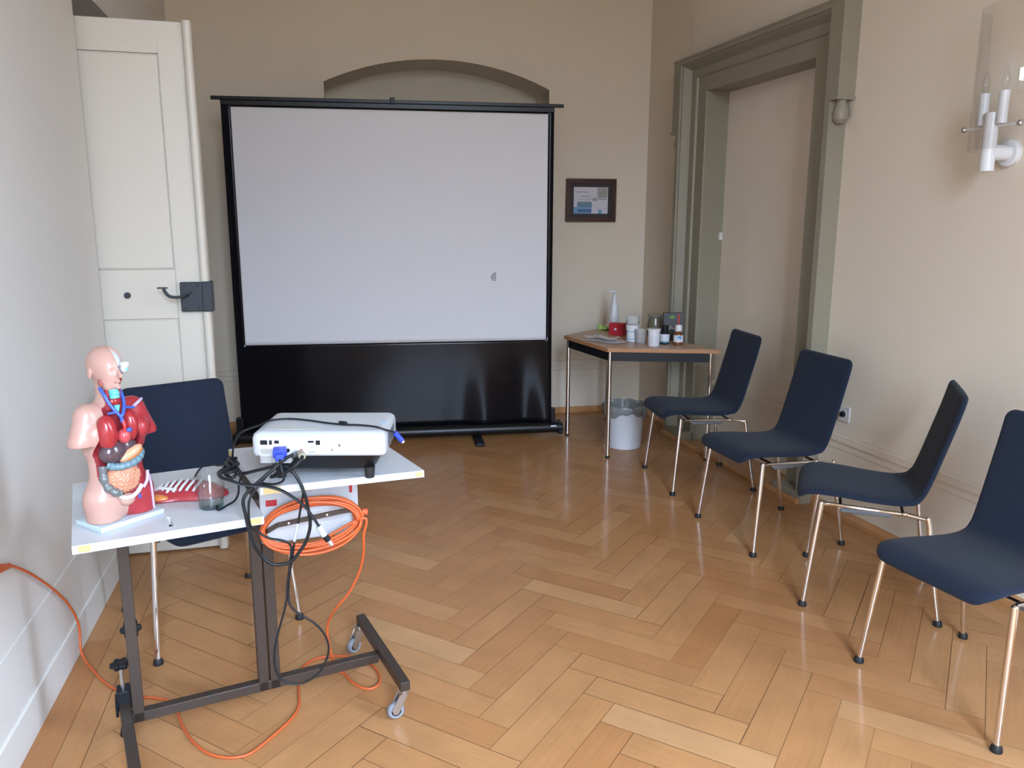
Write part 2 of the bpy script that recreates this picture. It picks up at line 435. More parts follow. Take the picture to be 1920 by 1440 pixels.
def clip_poly(poly, n, c):       # keep n.p <= c
    out = []
    for i in range(len(poly)):
        a = poly[i]; b = poly[(i + 1) % len(poly)]
        da = n[0] * a[0] + n[1] * a[1] - c; db = n[0] * b[0] + n[1] * b[1] - c
        if da <= 0: out.append(a)
        if (da < 0) != (db < 0) and abs(da - db) > 1e-12:
            t = da / (da - db); out.append((a[0] + t * (b[0] - a[0]), a[1] + t * (b[1] - a[1])))
    return out

def make_floor():
    W, LEN = 0.1092, 0.503
    u0, v0 = 2.552, 1.316
    polys = []
    s2 = 1 / math.sqrt(2)
    xr = lambda y: 2.531 + 0.0436 * (5.558 - y)
    def emit(u1, u2, v1, v2, alongu):
        g = random.choice([0.0004, 0.0006, 0.0009, 0.0013, 0.002]) / 2 + 0.0002
        q = [(u1 + g, v1 + g), (u2 - g, v1 + g), (u2 - g, v2 - g), (u1 + g, v2 - g)]
        p = [((u - v) * s2, (u + v) * s2) for u, v in q]
        cx = sum(a[0] for a in p) / 4; cy = sum(a[1] for a in p) / 4
        if cx < -1.3 or cx > 3.3 or cy < REAR - 0.5 or cy > 6.6: return
        p = clip_poly(p, (-1, 0), 0.675 - 0.0008)
        if len(p) > 2: p = clip_poly(p, (0.99905, 0.0436), 0.99905 * (2.531 - 0.20) + 0.0436 * 5.558)
        if len(p) > 2: p = clip_poly(p, (0.0436, 0.99905), 0.0436 * 1.855 + 0.99905 * (5.962 - 0.22))
        if len(p) > 2: polys.append((p, alongu))
    for c in range(-8, 9):
        for k in range(-110, 110):
            bu = u0 - k * W + c * LEN; bv = v0 - k * W - c * LEN
            emit(bu - W, bu, bv - LEN, bv, False)
            emit(bu - W - LEN, bu - W, bv - W, bv, True)
    # border boards
    def quad(pts): polys.append((pts, 'y'))
    for (xa, xb) in ((-0.846, -0.753), (-0.7525, -0.6755)):
        y = REAR
        while y < 5.8:
            y2 = min(y + random.uniform(0.9, 1.6), 5.85); quad([(xa + .0004, y), (xb - .0004, y), (xb - .0004, y2 - .0005), (xa + .0004, y2 - .0005)]); y = y2
    for (ta, tb) in ((0.0, 0.10), (0.101, 0.199)):
        y = REAR
        while y < 5.7:
            y2 = min(y + random.uniform(0.9, 1.6), 5.75)
            quad([(xr(y) - tb, y), (xr(y) - ta, y), (xr(y2) - ta, y2 - .0008), (xr(y2) - tb, y2 - .0008)]); y = y2
    yb = lambda x: 5.962 - 0.0436 * (x - 1.855)
    for (ta, tb) in ((0.0, 0.11), (0.111, 0.219)):
        x = -0.846
        while x < 2.5:
            x2 = min(x + random.uniform(0.8, 1.5), 2.52)
            polys.append(([(x, yb(x) - tb), (x2 - .0008, yb(x2) - tb), (x2 - .0008, yb(x2) - ta), (x, yb(x) - ta)], 'x')); x = x2
    vs = []; fs = []; tint = []; uvs = []
    for p, al in polys:
        b = len(vs); vs += [(x, y, 0.0) for x, y in p]; fs.append(tuple(range(b, b + len(p))))
        t = min(.84, max(.34, random.gauss(0.61, 0.08))); ou, ov = random.uniform(0, 50), random.uniform(0, 50)
        for x, y in p:
            tint.append(t)
            u, v = (x + y) * s2, (y - x) * s2
            if al == 'y': u, v = y, x
            elif al == 'x': u, v = x, y
            elif not al: u, v = v, u
            uvs.append((u + ou, v + ov))
    b = len(vs); nf = len(fs)
    vs += [(LX - 1.2, REAR - .2, -0.003), (3.3, REAR - .2, -0.003), (3.3, 6.5, -0.003), (LX - 1.2, 6.5, -0.003)]; fs.append((b, b + 1, b + 2, b + 3))
    tint += [0.0] * 4; uvs += [(0, 0)] * 4
    me = bpy.data.meshes.new('floor'); me.from_pydata(vs, [], fs)
    a = me.attributes.new('tint', 'FLOAT', 'CORNER'); a.data.foreach_set('value', tint)
    uvl = me.uv_layers.new(name='UVMap'); uvl.data.foreach_set('uv', [c for q in uvs for c in q])
    me.materials.append(M['floor']); me.materials.append(M['gap'])
    me.polygons.foreach_set('material_index', [0] * nf + [1]); me.update()
    o = bpy.data.objects.new('floor', me); COL.objects.link(o)
    structure(o, 'herringbone oak parquet floor with border boards along the walls')
make_floor()

# floor of the left doorway (behind the open door)
b = MB(); b.box(LX - 1.0, LX - 0.0, 3.2, 6.0, -0.03, 0.0)
structure(b.build('trim_1', 'skirtwood', smooth=0), 'wooden threshold floor of the doorway on the left')

# left wall with a doorway
DY0, DY1, DZ = 3.662, 4.75, 2.42
b = MB()
b.box(LX - 0.45, LX, REAR - 0.2, DY0, 0, CEIL); b.box(LX - 0.45, LX, DY1, 6.6, 0, CEIL); b.box(LX - 0.45, LX, DY0, DY1, DZ, CEIL)
b.box(LX - 1.05, LX - 0.95, 3.0, 5.5, 0, CEIL); b.box(LX - 0.95, LX - 0.45, 3.0, 3.1, 0, CEIL); b.box(LX - 0.95, LX - 0.45, 5.4, 5.5, 0, CEIL)
structure(b.build('wall_left', 'wall_white', smooth=0), 'pale painted left wall')

# back wall with a shallow arched niche
def arch_z(x):                    # x along back wall
    a, c = -1.692, -0.061         # niche ends (local x)
    m = (a + c) / 2; hw = (c - a) / 2; rise = 0.178
    R = (hw * hw + rise * rise) / (2 * rise)
    return 2.458 + math.sqrt(max(0, R * R - (x - m) ** 2)) - (R - rise)
b = MB()
xa, xc = -1.692, -0.061; D0 = -0.42; ZS = 0.9
b.box(-2.85, xa, -0.2, 0, 0, CEIL); b.box(xc, 1.2, -0.2, 0, 0, CEIL); b.box(xa, xc, -0.2, 0, 0, ZS)
NA = 40; xs = [xa + (xc - xa) * i / NA for i in range(NA + 1)]
for i in range(NA):
    x1, x2 = xs[i], xs[i + 1]; z1, z2 = arch_z(x1), arch_z(x2)
    b.add([(x1, 0, z1), (x2, 0, z2), (x2, 0, CEIL), (x1, 0, CEIL)], [(0, 1, 2, 3)])
    b.add([(x1, 0, z1), (x2, 0, z2), (x2, D0, z2), (x1, D0, z1)], [(0, 1, 2, 3)])
b.add([(xa, 0, ZS), (xa, D0, ZS), (xa, D0, 2.458), (xa, 0, 2.458)], [(0, 1, 2, 3)])
b.add([(xc, 0, ZS), (xc, D0, ZS), (xc, D0, 2.458), (xc, 0, 2.458)], [(0, 1, 2, 3)])
b.add([(xa, 0, ZS), (xc, 0, ZS), (xc, D0, ZS), (xa, D0, ZS)], [(0, 1, 2, 3)])
b.add([(xa, D0, ZS), (xc, D0, ZS)] + [(x, D0, arch_z(x)) for x in reversed(xs)], [tuple(range(NA + 3))])
o = structure(b.build('wall_back', 'wall', smooth=30), 'back wall with a shallow segmental arched niche behind the screen'); o.matrix_world = MK

# right wall with door niche and a window behind the camera
NS0, NS1, NZ = 0.632, 1.716, 2.325     # niche in local x
WS0, WS1, WZ0, WZ1 = 5.02, 5.76, 0.95, 3.85
b = MB()
TH = -0.28; S_END = 8.1; S_BEG = -0.62
b.prism([(S_BEG, TH), (NS0 - .02, TH), (NS0 - .02, 0), (NS0 - .24, 0), (S_BEG, -.088)], 0, CEIL); b.box(NS0 - .02, NS1 + .02, TH, 0, NZ + .02, CEIL); b.box(NS1 + .02, WS0, TH, 0, 0, CEIL)
b.box(NS0 - .02, NS1 + .02, TH, -0.148, 0, NZ + .02)
b.box(WS0, WS1, TH, 0, 0, WZ0); b.box(WS0, WS1, TH, 0, WZ1, CEIL); b.box(WS1, S_END, TH, 0, 0, CEIL)
o = structure(b.build('wall_right', 'wall', smooth=0), 'right wall with a walled-up doorway'); o.matrix_world = MR

# rear wall (behind the camera) with a window
b = MB(); rx0, rx1 = -0.20, 1.20
b.box(LX - 0.45, rx0, REAR - 0.2, REAR, 0, CEIL); b.box(rx1, 3.3, REAR - 0.2, REAR, 0, CEIL)
b.box(rx0, rx1, REAR - 0.2, REAR, 0, 0.9); b.box(rx0, rx1, REAR - 0.2, REAR, 3.85, CEIL)
structure(b.build('wall_rear', 'wall', smooth=0))
b = MB(); b.box(LX - 1.2, 3.4, REAR - .2, 6.7, CEIL, CEIL + 0.1)
structure(b.build('ceiling', 'ceiling', smooth=0))
# window frames
def window(name, matx, a0, a1, z0, z1, y):
    f = MB()
    for (p, q, r, s) in ((a0, a0 + .06, z0, z1), (a1 - .06, a1, z0, z1), (a0, a1, z0, z0 + .06), (a0, a1, z1 - .06, z1), ((a0 + a1) / 2 - .03, (a0 + a1) / 2 + .03, z0, z1), (a0, a1, z0 + (z1 - z0) * .68, z0 + (z1 - z0) * .68 + .05)):
        f.box(p, q, y - .03, y + .03, r, s)
    o = structure(f.build(name, 'door', smooth=0))
    if matx is not None: o.matrix_world = matx
window('window_1', None, rx0, rx1, 0.9, 3.85, REAR - .10)
window('window_2', MR, WS0, WS1, WZ0, WZ1, -0.12)

# dado: low panelling with rail
def dado(name, mx, spans, matn='wall_white', label=None, low=False):
    b = MB()
    for a0, a1 in spans:
        if low:
            b.box(a0, a1, 0, 0.004, 0.0, 0.33); b.box(a0, a1, 0, 0.010, 0.0, 0.12); continue
        b.box(a0, a1, 0, 0.008, 0.0, 0.345)
        b.box(a0, a1, 0, 0.012, 0.345, 0.392)
        b.box(a0, a1, 0, 0.022, 0.385, 0.425)
        b.box(a0, a1, 0, 0.014, 0.0, 0.105)
    o = structure(b.build(name, matn, smooth=0, bevel=0.004), label); o.matrix_world = mx
    return o
MLm = wall_matrix(Vector((LX, 0, 0)), Vector((0, 1, 0)), Vector((1, 0, 0)))
dado('trim_2', MLm, [(REAR, DY0)], low=True, label='low painted panelling with rail on the left wall')
dado('trim_3', MLm, [(DY1, 6.05)], 'wall_white', label='low painted panelling on the left wall beyond the doorway')
dado('trim_4', MK, [(-2.65, 0.74)], 'wall', label='low painted panelling with rail on the back wall')
_a = RO_ + RD * S_BEG + RN * -0.088; _b = RO_ + RD * (NS0 - .24); _d = (_b - _a).normalized()
MR7 = wall_matrix(_a, _d, Vector((-_d.y, _d.x, 0)) * (1 if Vector((-_d.y, _d.x, 0)).dot(RN) > 0 else -1))
dado('trim_8', MR7, [(0.23, NS0 - 0.245 - S_BEG)], 'wall', label='low painted panelling in the far right corner')
dado('trim_5', MR, [(NS1 + 0.25, WS0), (WS1, 7.7)], 'wall', label='low painted panelling with rail on the right wall')
dado('trim_6', wall_matrix(RO_ + RN * -0.15, RD, RN), [(NS0, NS1)], 'wall', label='low painted panelling at the back of the walled-up doorway')
for nm, mx, sp, y in (('baseboard_back', MK, [(-2.62, 0.71)], 0.014), ('baseboard_corner', MR7, [(0.25, NS0 - 0.245 - S_BEG)], 0.014), ('baseboard_right', MR, [(NS1 + 0.25, WS0), (WS1, 7.7)], 0.014)):
    b = MB()
    for a0, a1 in sp:
        b.prism([(y, 0), (y + .022, 0), (y + .022, .022), (y + .012, .042), (y, .045)], a0, a1,
                T=Matrix(((0, 0, 1, 0), (1, 0, 0, 0), (0, 1, 0, 0), (0, 0, 0, 1))))
    o = structure(b.build(nm, 'skirtwood', smooth=0), 'narrow oak skirting strip'); o.matrix_world = mx
b = MB(); b.box(NS0, NS1, -.15, 0.10, -.002, 0.004); b.box(NS0 - .25, NS1 + .25, 0.103, 0.125, 0, 0.028)
o = structure(b.build('baseboard_doorway', 'skirtwood', smooth=0, bevel=.004)); o.matrix_world = MR

# grey-green door surround
prof = [(0.0, -0.15), (0.0, 0.012), (0.004, 0.018), (0.105, 0.018), (0.112, 0.030), (0.120, 0.034), (0.165, 0.036), (0.172, 0.048), (0.182, 0.060),
        (0.190, 0.078), (0.196, 0.086), (0.204, 0.088), (0.207, 0.100), (0.245, 0.100), (0.248, 0.098), (0.248, 0.0)]
b = MB(); n = len(prof); vs = []
for (sx, sz) in (((-1, NS0), (0, 0)), ((-1, NS0), (1, NZ)), ((1, NS1), (1, NZ)), ((1, NS1), (0, 0))):
    for a, t in prof: vs.append((sx[1] + sx[0] * a, t, sz[1] + sz[0] * a * 0.90))
fs = []
for i in range(3):
    for k in range(n - 1): fs.append((i * n + k, i * n + k + 1, (i + 1) * n + k + 1, (i + 1) * n + k))
b.add(vs, fs)
ztop = NZ + 0.248 * 0.90
for sgn, e in ((-1, NS0), (1, NS1)):
    x0 = e + sgn * 0.247; x1 = e + sgn * 0.30
    b.box(min(x0, x1), max(x0, x1), 0, 0.10, 2.09, ztop)
    b.box(min(x0, x1) - .006, max(x0, x1) + .006, 0, 0.108, 2.078, 2.094)
    b.lathe([(0.0, -0.11), (0.02, -0.108), (0.034, -0.092), (0.040, -0.065), (0.036, -0.045), (0.026, -0.02), (0.024, 0.0)], 20, T=Matrix.Translation(((x0 + x1) / 2 - sgn * .002, 0.052, 2.078)))
    b.box(min(e, e + sgn * .25), max(e, e + sgn * .25), 0, 0.103, 0, 0.06)
b.box(NS0 - .30, NS1 + .30, 0, 0.104, ztop - .012, ztop)
o = structure(b.build('trim_7', 'stone', smooth=25), 'grey-green moulded door surround with stepped head and side drops'); o.matrix_world = MR
b = MB(); b.box(NS0 + .0, NS0 + .012, -0.145, -0.12, 1.38, 1.43)
o = b.build('strike_plate', 'whitepl2', smooth=0); o.matrix_world = MR; tag(o, 'tiny pale metal striker on the left jamb of the grey-green doorway', 'door hardware')

# open door leaf
d = thing('door_1', 'cream painted panelled door standing open against the left wall', None, (-0.42, 3.735, 0), 0)
d['kind'] = 'structure'
b = MB()
Wd, T0, T1 = 1.02, -0.022, 0.022
ztop = 2.288
# local: x from -Wd (hinge) to 0 (free edge); the face towards the camera is at -y
def panel_leaf(b):
    st = 0.105
    b.box(-st - .03, -.03, T0, T1, .012, ztop); b.box(-Wd, -Wd + st, T0, T1, .012, ztop)
    for z0, z1 in ((2.162, ztop), (1.074, 1.286), (.012, .20)):
        b.box(-Wd + st, -st - .03, T0, T1, z0, z1)
    for z0, z1 in ((1.286, 2.162), (.20, 1.074)):
        x0, x1 = -Wd + st, -st - .03
        b.box(x0, x1, T0 + .008, T1 - .008, z0, z1)
        g = .006
        b.box(x0 + g, x1 - g, T0 + .002, T1 - .002, z0 + g, z1 - g)
panel_leaf(b)
b.build('door_leaf', 'door', d, bevel=.003, smooth=0)
b = MB(); b.tube([(-.018, T0 - .004, .004), (-.018, T0 - .004, ztop + .004)], .019, 14); b.box(-.03, .0, T0, T1, .004, ztop)
b.build('edge_moulding', 'door', d, smooth=50)
lk = MB(); lk.box(-.118, .008, T0 - .030, T0 - .0, 1.106, 1.232); lk.box(-.030, .012, T0 - .033, T1, 1.104, 1.234)
lk = lk.build('lock_case', 'iron', d, bevel=.004, label='black iron box lock')
b = MB()
for (x, z) in ((-.10, 1.12), (-.10, 1.218), (-.045, 1.12), (-.045, 1.218), (-.075, 1.19)): b.ell((x, T0 - .031, z), (.005, .003, .005), 10, 6)
b.build('screw', 'iron', lk)
b = MB(); b.tube(catmull([(-.085, T0 - .03, 1.178), (-.10, T0 - .06, 1.176), (-.125, T0 - .075, 1.172), (-.155, T0 - .078, 1.178), (-.172, T0 - .078, 1.20), (-.176, T0 - .078, 1.214)], 6), .0065, 10)
b.box(-.200, -.160, T0 - .085, T0 - .071, 1.210, 1.216)
b.build('door_handle', 'iron', d, label='curved black iron lever', smooth=50)
b = MB(); b.cyl((-.333, T0 - .006, 1.178), (-.333, T0, 1.178), .0135, .0135, 20)
b.build('keyhole_cover', 'iron', d)

# wall socket
t = thing('wall_socket', 'white double wall socket low on the right wall behind the chairs', 'wall socket')
t.matrix_world = MR
b = MB(); b.box(2.10, 2.18, 0, .010, .495, .575); b.build('cover_plate', 'whitepl2', t, bevel=.003)
b = MB(); b.cyl((2.14, .010, .535), (2.14, .012, .535), .022, .022, 20); b.build('socket_insert', 'whitepl2', t)
b = MB(); b.cyl((2.14, .012, .535), (2.14, .026, .535), .016, .013, 16); b.build('plug', 'blackpl', t, label='black plug')

# ------------------------------------------------------------------ projection screen
SD = Vector((.9952, -.098, 0)); SN = Vector((-.098, -.9952, 0))
t = thing('projection_screen', 'large floor-standing pull-up projection screen with black borders at the back wall', 'projection screen')
t.matrix_world = wall_matrix(Vector((1.10, 5.34, 0)), SD, SN)
XL, XR = -1.590, 0.530
ZB, ZT = 0.095, 2.228
IX0, IX1, IZ0, IZ1 = -1.532, 0.490, 0.690, 2.196
nx, nz = 96, 48
b = MB()
def fab_y(x, z):
    w = max(0, 1 - (z - ZB) / 0.62)
    k = max(0, min(1, (x - (-0.25)) / 0.35))
    y = 0.022 * w * k * (math.sin(x * 13 + 0.9) + 0.18 * math.sin(x * 29 + z * 3)) * (0.35 + 0.65 * w)
    y += 0.006 * w * math.sin(x * 5.0)
    y += 0.004 * math.sin((x + 1.5) * 2.1) * math.sin((z - .6) * 1.5)
    return y
xs = sorted(set([XL + (XR - XL) * i / nx for i in range(nx + 1)] + [IX0, IX1])); zs = sorted(set([ZB + (ZT - ZB) * i / nz for i in range(nz + 1)] + [IZ0, IZ1]))
vs = [(x, fab_y(x, z), z) for z in zs for x in xs]; fs = []; ms = []
for j in range(len(zs) - 1):
    for i in range(len(xs) - 1):
        xm = (xs[i] + xs[i + 1]) / 2; zm = (zs[j] + zs[j + 1]) / 2
        fs.append((j * len(xs) + i, j * len(xs) + i + 1, (j + 1) * len(xs) + i + 1, (j + 1) * len(xs) + i))
        ms.append(0 if (IX0 < xm < IX1 and IZ0 < zm < IZ1) else 1)
bw = MB(); bw.add(vs, [f for f, m in zip(fs, ms) if m == 0]); bb = MB(); bb.add(vs, [f for f, m in zip(fs, ms) if m == 1])
fb = bb.build('fabric_border', 'vinyl', t, smooth=80, label='glossy black border and drop')
sw = bw.build('projection_surface', 'screen', t, smooth=80, label='matt white picture area')
for o in (fb, sw):
    s = o.modifiers.new('t', 'SOLIDIFY'); s.thickness = .0012
b = MB()                                            # small mark on the screen
m_ = [(0, .022), (-.011, .018), (-.018, .008), (-.026, 0), (-.028, -.012), (-.022, -.024), (-.008, -.03), (0, -.03)]
for i in range(len(m_)):
    a = m_[i]; c = m_[(i + 1) % len(m_)]
    b.beam((a[0] + .135, .004, a[1] + 1.135), (c[0] + .135, .004, c[1] + 1.135), .003, .004)
b.beam((.125, .004, 1.15), (.125, .004, 1.115), .003, .003); b.beam((.108, .004, 1.13), (.125, .004, 1.12), .003, .003)
b.build('surface_mark', 'ink', t, smooth=0)
b = MB(); b.box(XL - .055, XR + .062, -.012, .014, 2.236, 2.258); b.box(XL, XR, -.008, .010, 2.205, 2.236)
b.build('top_bar', 'alu', t, bevel=.003)
b = MB(); b.box(-.545, -.515, .004, .024, 2.232, 2.272); b.build('handle', 'blackpl', t, bevel=.003)
b = MB(); b.tube([(XL - .03, .02, .065), (XR + .075, .02, .065)], .038, 20); b.box(XL - .03, XR + .075, -.05, .02, .03, .10)
b.build('housing', 'alu', t, smooth=40)
for x in (XL - .055, XR + .045):
    b = MB(); b.box(x, x + .035, -.06, .055, .02, .10); b.build('end_cap', 'blackpl', t, bevel=.008)
b = MB(); b.box(XR - .015, XR + .030, -.03, .02, .10, .20); b.build('end_bracket', 'alu', t, bevel=.003)
b = MB(); b.box(XL - .030, XL + .015, -.03, .02, .10, .20); b.build('end_bracket', 'alu', t, bevel=.003)
for x in (-1.15, .0):
    b = MB(); b.box(x - .030, x + .030, -.14, .24, .0, .028); b.build('foot', 'blackpl', t, bevel=.006)
b = MB(); b.box(XR - .01, XR + .03, .056, .062, .078, .088); b.build('brand_plate', 'label', t, smooth=0)
b = MB(); b.tube([(-.0, -.045, .06), (-.55, -.045, 1.1), (-.0, -.045, 2.22)], .012, 8); b.build('scissor_strut', 'alu', t); b = MB(); b.tube([(-1.06, -.045, .06), (-.51, -.045, 1.1), (-1.06, -.045, 2.22)], .012, 8)
b.build('scissor_strut', 'alu', t)

# ------------------------------------------------------------------ framed certificate
t = thing('picture_frame', 'small framed certificate with brown wood frame on the back wall right of the screen', 'picture')
t.matrix_world = MK
fx0, fx1, fz0, fz1 = 0.077, 0.474, 1.500, 1.822
b = MB()
def rect_frame(b, x0, x1, z0, z1, w, y0, y1):
    b.box(x0, x1, y0, y1, z0, z0 + w); b.box(x0, x1, y0, y1, z1 - w, z1); b.box(x0, x0 + w, y0, y1, z0 + w, z1 - w); b.box(x1 - w, x1, y0, y1, z0 + w, z1 - w)
rect_frame(b, fx0, fx1, fz0, fz1, .012, 0, .030); rect_frame(b, fx0 + .012, fx1 - .012, fz0 + .012, fz1 - .012, .020, 0, .022)
b.build('frame', 'picframe', t, bevel=.003)
b = MB(); b.box(fx0 + .03, fx1 - .03, .002, .010, fz0 + .03, fz1 - .03); b.build('mount', 'picmat', t, smooth=0)
px0, px1, pz0, pz1 = fx0 + .062, fx1 - .062, fz0 + .062, fz1 - .062
b = MB(); pw = px1 - px0; ph = pz1 - pz0
b.box(px0, px1, .010, .0115, pz0, pz1, 0)
def patch(a0, a1, c0, c1, mi, k=1): b.box(px0 + pw * a0, px0 + pw * a1, .0115, .0118 + .0002 * k, pz0 + ph * c0, pz0 + ph * c1, mi)
patch(.0, .52, .0, .25, 1); patch(.12, .52, .05, .17, 3, 2); patch(.10, .53, .25, .42, 2); patch(.10, .50, .42, .46, 4, 2)
patch(.08, .45, .80, .83, 4); patch(.22, .50, .64, .67, 4); patch(.12, .62, .53, .55, 4); patch(.70, .97, .53, .57, 4)
patch(.69, .98, .60, .98, 5); patch(.72, .82, .0, .16, 1); patch(.55, .68, .48, .60, 5)
b.lathe([(0, 0), (.019, 0), (.019, .001), (0, .001)], 20, 6, T=Matrix.Translation((px0 + pw * .84, .012, pz0 + ph * .78)) @ Matrix.Rotation(PI / 2, 4, 'X'))
b.build('print', ['paper', mat('print_blue', (.17, .34, .52), .5), mat('print_teal', (.14, .25, .32), .5), mat('print_dark_blue', (.07, .15, .33), .5), mat('print_grey', (.30, .30, .36), .5), mat('print_olive', (.36, .36, .33), .5), mat('print_seal', (.46, .47, .42), .5)], t, smooth=0)

# ------------------------------------------------------------------ trapezoid table
t = thing('trapezoid_table', 'half-hexagon side table with oak edge and chrome legs in the far right corner', 'table')
P2 = Vector((1.795, 4.640, 0)); P1 = Vector((1.712, 5.268, 0)); P4 = Vector((2.200, 5.680, 0)); P3 = Vector((2.455, 4.415, 0))
quadp = [P1, P2, P3, P4]; cen = sum(quadp, Vector()) / 4
t.location = (cen.x, cen.y, 0)
def rel(p): return Vector((p.x - cen.x, p.y - cen.y, 0))
Q = [rel(p) for p in quadp]
def inset(Q, d):
    n = len(Q); out = []
    for i in range(n):
        a, p, c = Q[i - 1], Q[i], Q[(i + 1) % n]
        e1 = (p - a).normalized(); e2 = (c - p).normalized()
        n1 = Vector((-e1.y, e1.x, 0)); n2 = Vector((-e2.y, e2.x, 0))
        bis = (n1 + n2); bis = bis / bis.dot(n1)
        out.append(p + bis * d)
    return out
b = MB(); b.prism([(p.x, p.y) for p in Q], .695, .718, 0); I1 = inset(Q, .004); b.prism([(p.x, p.y) for p in I1], .7175, .7205, 1)
b.build('tabletop', ['tablewood', 'tabletop'], t, bevel=.003)
I2 = inset(Q, .030); b = MB()
for i in range(4):
    p, q = I2[i], I2[(i + 1) % 4]; b.beam((p.x, p.y, .665), (q.x, q.y, .665), .018, .058)
b.build('apron', 'blackpl', t, smooth=0)
for p in inset(Q, .030):
    b = MB(); b.cyl((p.x, p.y, .012), (p.x, p.y, .695), .0145, .0145, 20); l = b.build('leg', 'chrome', t, smooth=50)
    b = MB(); b.cyl((p.x, p.y, 0), (p.x, p.y, .014), .015, .015, 16); b.build('foot_cap', 'blackrub', l, smooth=50)

TZ = .7205
def lathe_thing(name, label, cat, loc, parts, group=None):
    t = thing(name, label, cat, loc, 0, group)
    for pn, prof, m, lb in parts:
        b = MB(); b.lathe(prof, 26); b.build(pn, m, t, smooth=35, label=lb)
    return t
lathe_thing('spray_bottle', 'slim white pump bottle standing behind the red box on the corner table', 'bottle', (2.18, 5.52, TZ), [
    ('bottle_body', [(0, 0), (.033, 0), (.036, .01), (.036, .10), (.030, .15), (.018, .215), (.012, .235), (.012, .245), (0, .246)], 'whitetub', None),
    ('pump_cap', [(0, .245), (.015, .245), (.015, .262), (.006, .264), (.006, .285), (0, .286)], 'whitetub', None)])
b = MB(); b.box(-.045, .008, -.008, .008, .272, .288); o = b.build('nozzle', 'whitetub', bpy.data.objects['spray_bottle'], bevel=.003)
t = thing('wrapper', 'crumpled light green wrapper lying at the back of the corner table', 'wrapper', (2.10, 5.47, TZ), .4)
b = MB(); b.ell((0, 0, .014), (.045, .03, .014), 16, 10, fn=lambda d: .25 * math.sin(9 * d.x + 5 * d.y) * math.cos(8 * d.z + 4 * d.x)); b.ell((-.05, .01, .022), (.02, .018, .02), 12, 8, fn=lambda d: .3 * math.sin(8 * d.x + 9 * d.z))
b.build('wrapper_foil', 'green', t)
t = thing('carton', 'small red cardboard box on the corner table', 'box', (2.085, 5.20, TZ), -.75)
b = MB(); b.box(-.055, .055, -.032, .032, 0, .085); b.build('box_body', 'red', t, bevel=.002, smooth=0)
b = MB(); b.box(-.014, .002, -.033, -.0322, .036, .05); b.build('emblem', 'label', t, smooth=0)
lathe_thing('plastic_container', 'clear plastic tub resting upside on the white blue-striped tub', 'container', (2.062, 4.885, TZ + .112), [
    ('container_wall', [(.0, 0), (.040, 0), (.047, .048), (.050, .050), (.050, .052), (.046, .052), (.042, .004), (0, .004)], 'plasticclear', None)])
lathe_thing('ointment_tub', 'white screw-lid tub with thin blue stripes under the clear container', 'tub', (2.062, 4.885, TZ), [
    ('tub_body', [(0, 0), (.036, 0), (.038, .004), (.038, .078), (0, .078)], 'whitetub', None),
    ('tub_lid', [(0, .078), (.042, .078), (.043, .081), (.043, .108), (.040, .111), (0, .111)], 'whitetub', None),
    ('blue_stripe', [(.0383, .066), (.0388, .066), (.0388, .070), (.0383, .070)], 'lightblue', 'thin blue stripe'),
    ('blue_stripe', [(.0383, .018), (.0388, .018), (.0388, .022), (.0383, .022)], 'lightblue', 'thin blue stripe')])
lathe_thing('plastic_cup', 'clear plastic beaker between the striped tub and the white cup', 'cup', (2.088, 4.80, TZ), [
    ('cup_wall', [(0, 0), (.030, 0), (.038, .088), (.040, .090), (.0375, .090), (.029, .003), (0, .003)], 'plasticclear', None)])
lathe_thing('storage_jar', 'glass storage jar with greenish contents behind the white cup', 'jar', (2.315, 5.09, TZ), [
    ('jar_glass', [(0, 0), (.050, 0), (.055, .008), (.055, .095), (.048, .115), (.048, .135), (0, .136)], mat('murky_glass', (.24, .22, .15), .12, var=.1, trans=.35, coat=.5), None),
    ('jar_lid', [(0, .135), (.054, .135), (.056, .138), (.056, .152), (.052, .155), (0, .155)], mat('jar_lid_glass', (.33, .32, .27), .15, var=.05, trans=.4, coat=.5), None)])
lathe_thing('pill_cup', 'white ribbed plastic cup with rim at the front edge of the corner table', 'cup', (2.122, 4.675, TZ), [
    ('cup_body', [(0, 0), (.034, 0), (.036, .004), (.039, .100), (.044, .102), (.044, .110), (0, .110)], 'whitetub', None),
    ('cup_print', [(.0372, .03), (.0378, .03), (.0388, .06), (.0382, .06)], 'label', None)])
lathe_thing('medicine_bottle', 'dark bottle with black cap and white label on the corner table', 'bottle', (2.222, 4.73, TZ), [
    ('bottle_glass', [(0, 0), (.028, 0), (.031, .004), (.031, .070), (.024, .084), (.018, .088), (0, .088)], 'blackpl', None),
    ('bottle_label', [(.0313, .020), (.0319, .020), (.0319, .066), (.0313, .066)], 'label', 'white paper label'),
    ('label_band', [(.0314, .010), (.0320, .010), (.0320, .020), (.0314, .020)], 'teal', 'teal band'),
    ('bottle_cap', [(0, .086), (.023, .086), (.023, .118), (.020, .121), (0, .121)], 'blackpl', None)])
lathe_thing('medicine_bottle', 'amber bottle with white cap and blue-white label in front of the dark box', 'bottle', (2.285, 4.66, TZ), [
    ('bottle_glass', [(0, 0), (.026, 0), (.030, .004), (.030, .068), (.022, .084), (.014, .092), (0, .092)], 'amber', None),
    ('bottle_label', [(.0303, .022), (.0309, .022), (.0309, .066), (.0303, .066)], 'label', 'white paper label'),
    ('bottle_cap', [(0, .090), (.020, .090), (.022, .094), (.022, .124), (.018, .130), (0, .130)], 'whitetub', 'white cap')])
am = bpy.data.objects['medicine_bottle.001']
b = MB(); b.lathe([(.0311, .044), (.0316, .044), (.0316, .062), (.0311, .062)], 10, a0=PI * 1.30, a1=PI * 1.55); b.build('label_print', 'lightblue', am)
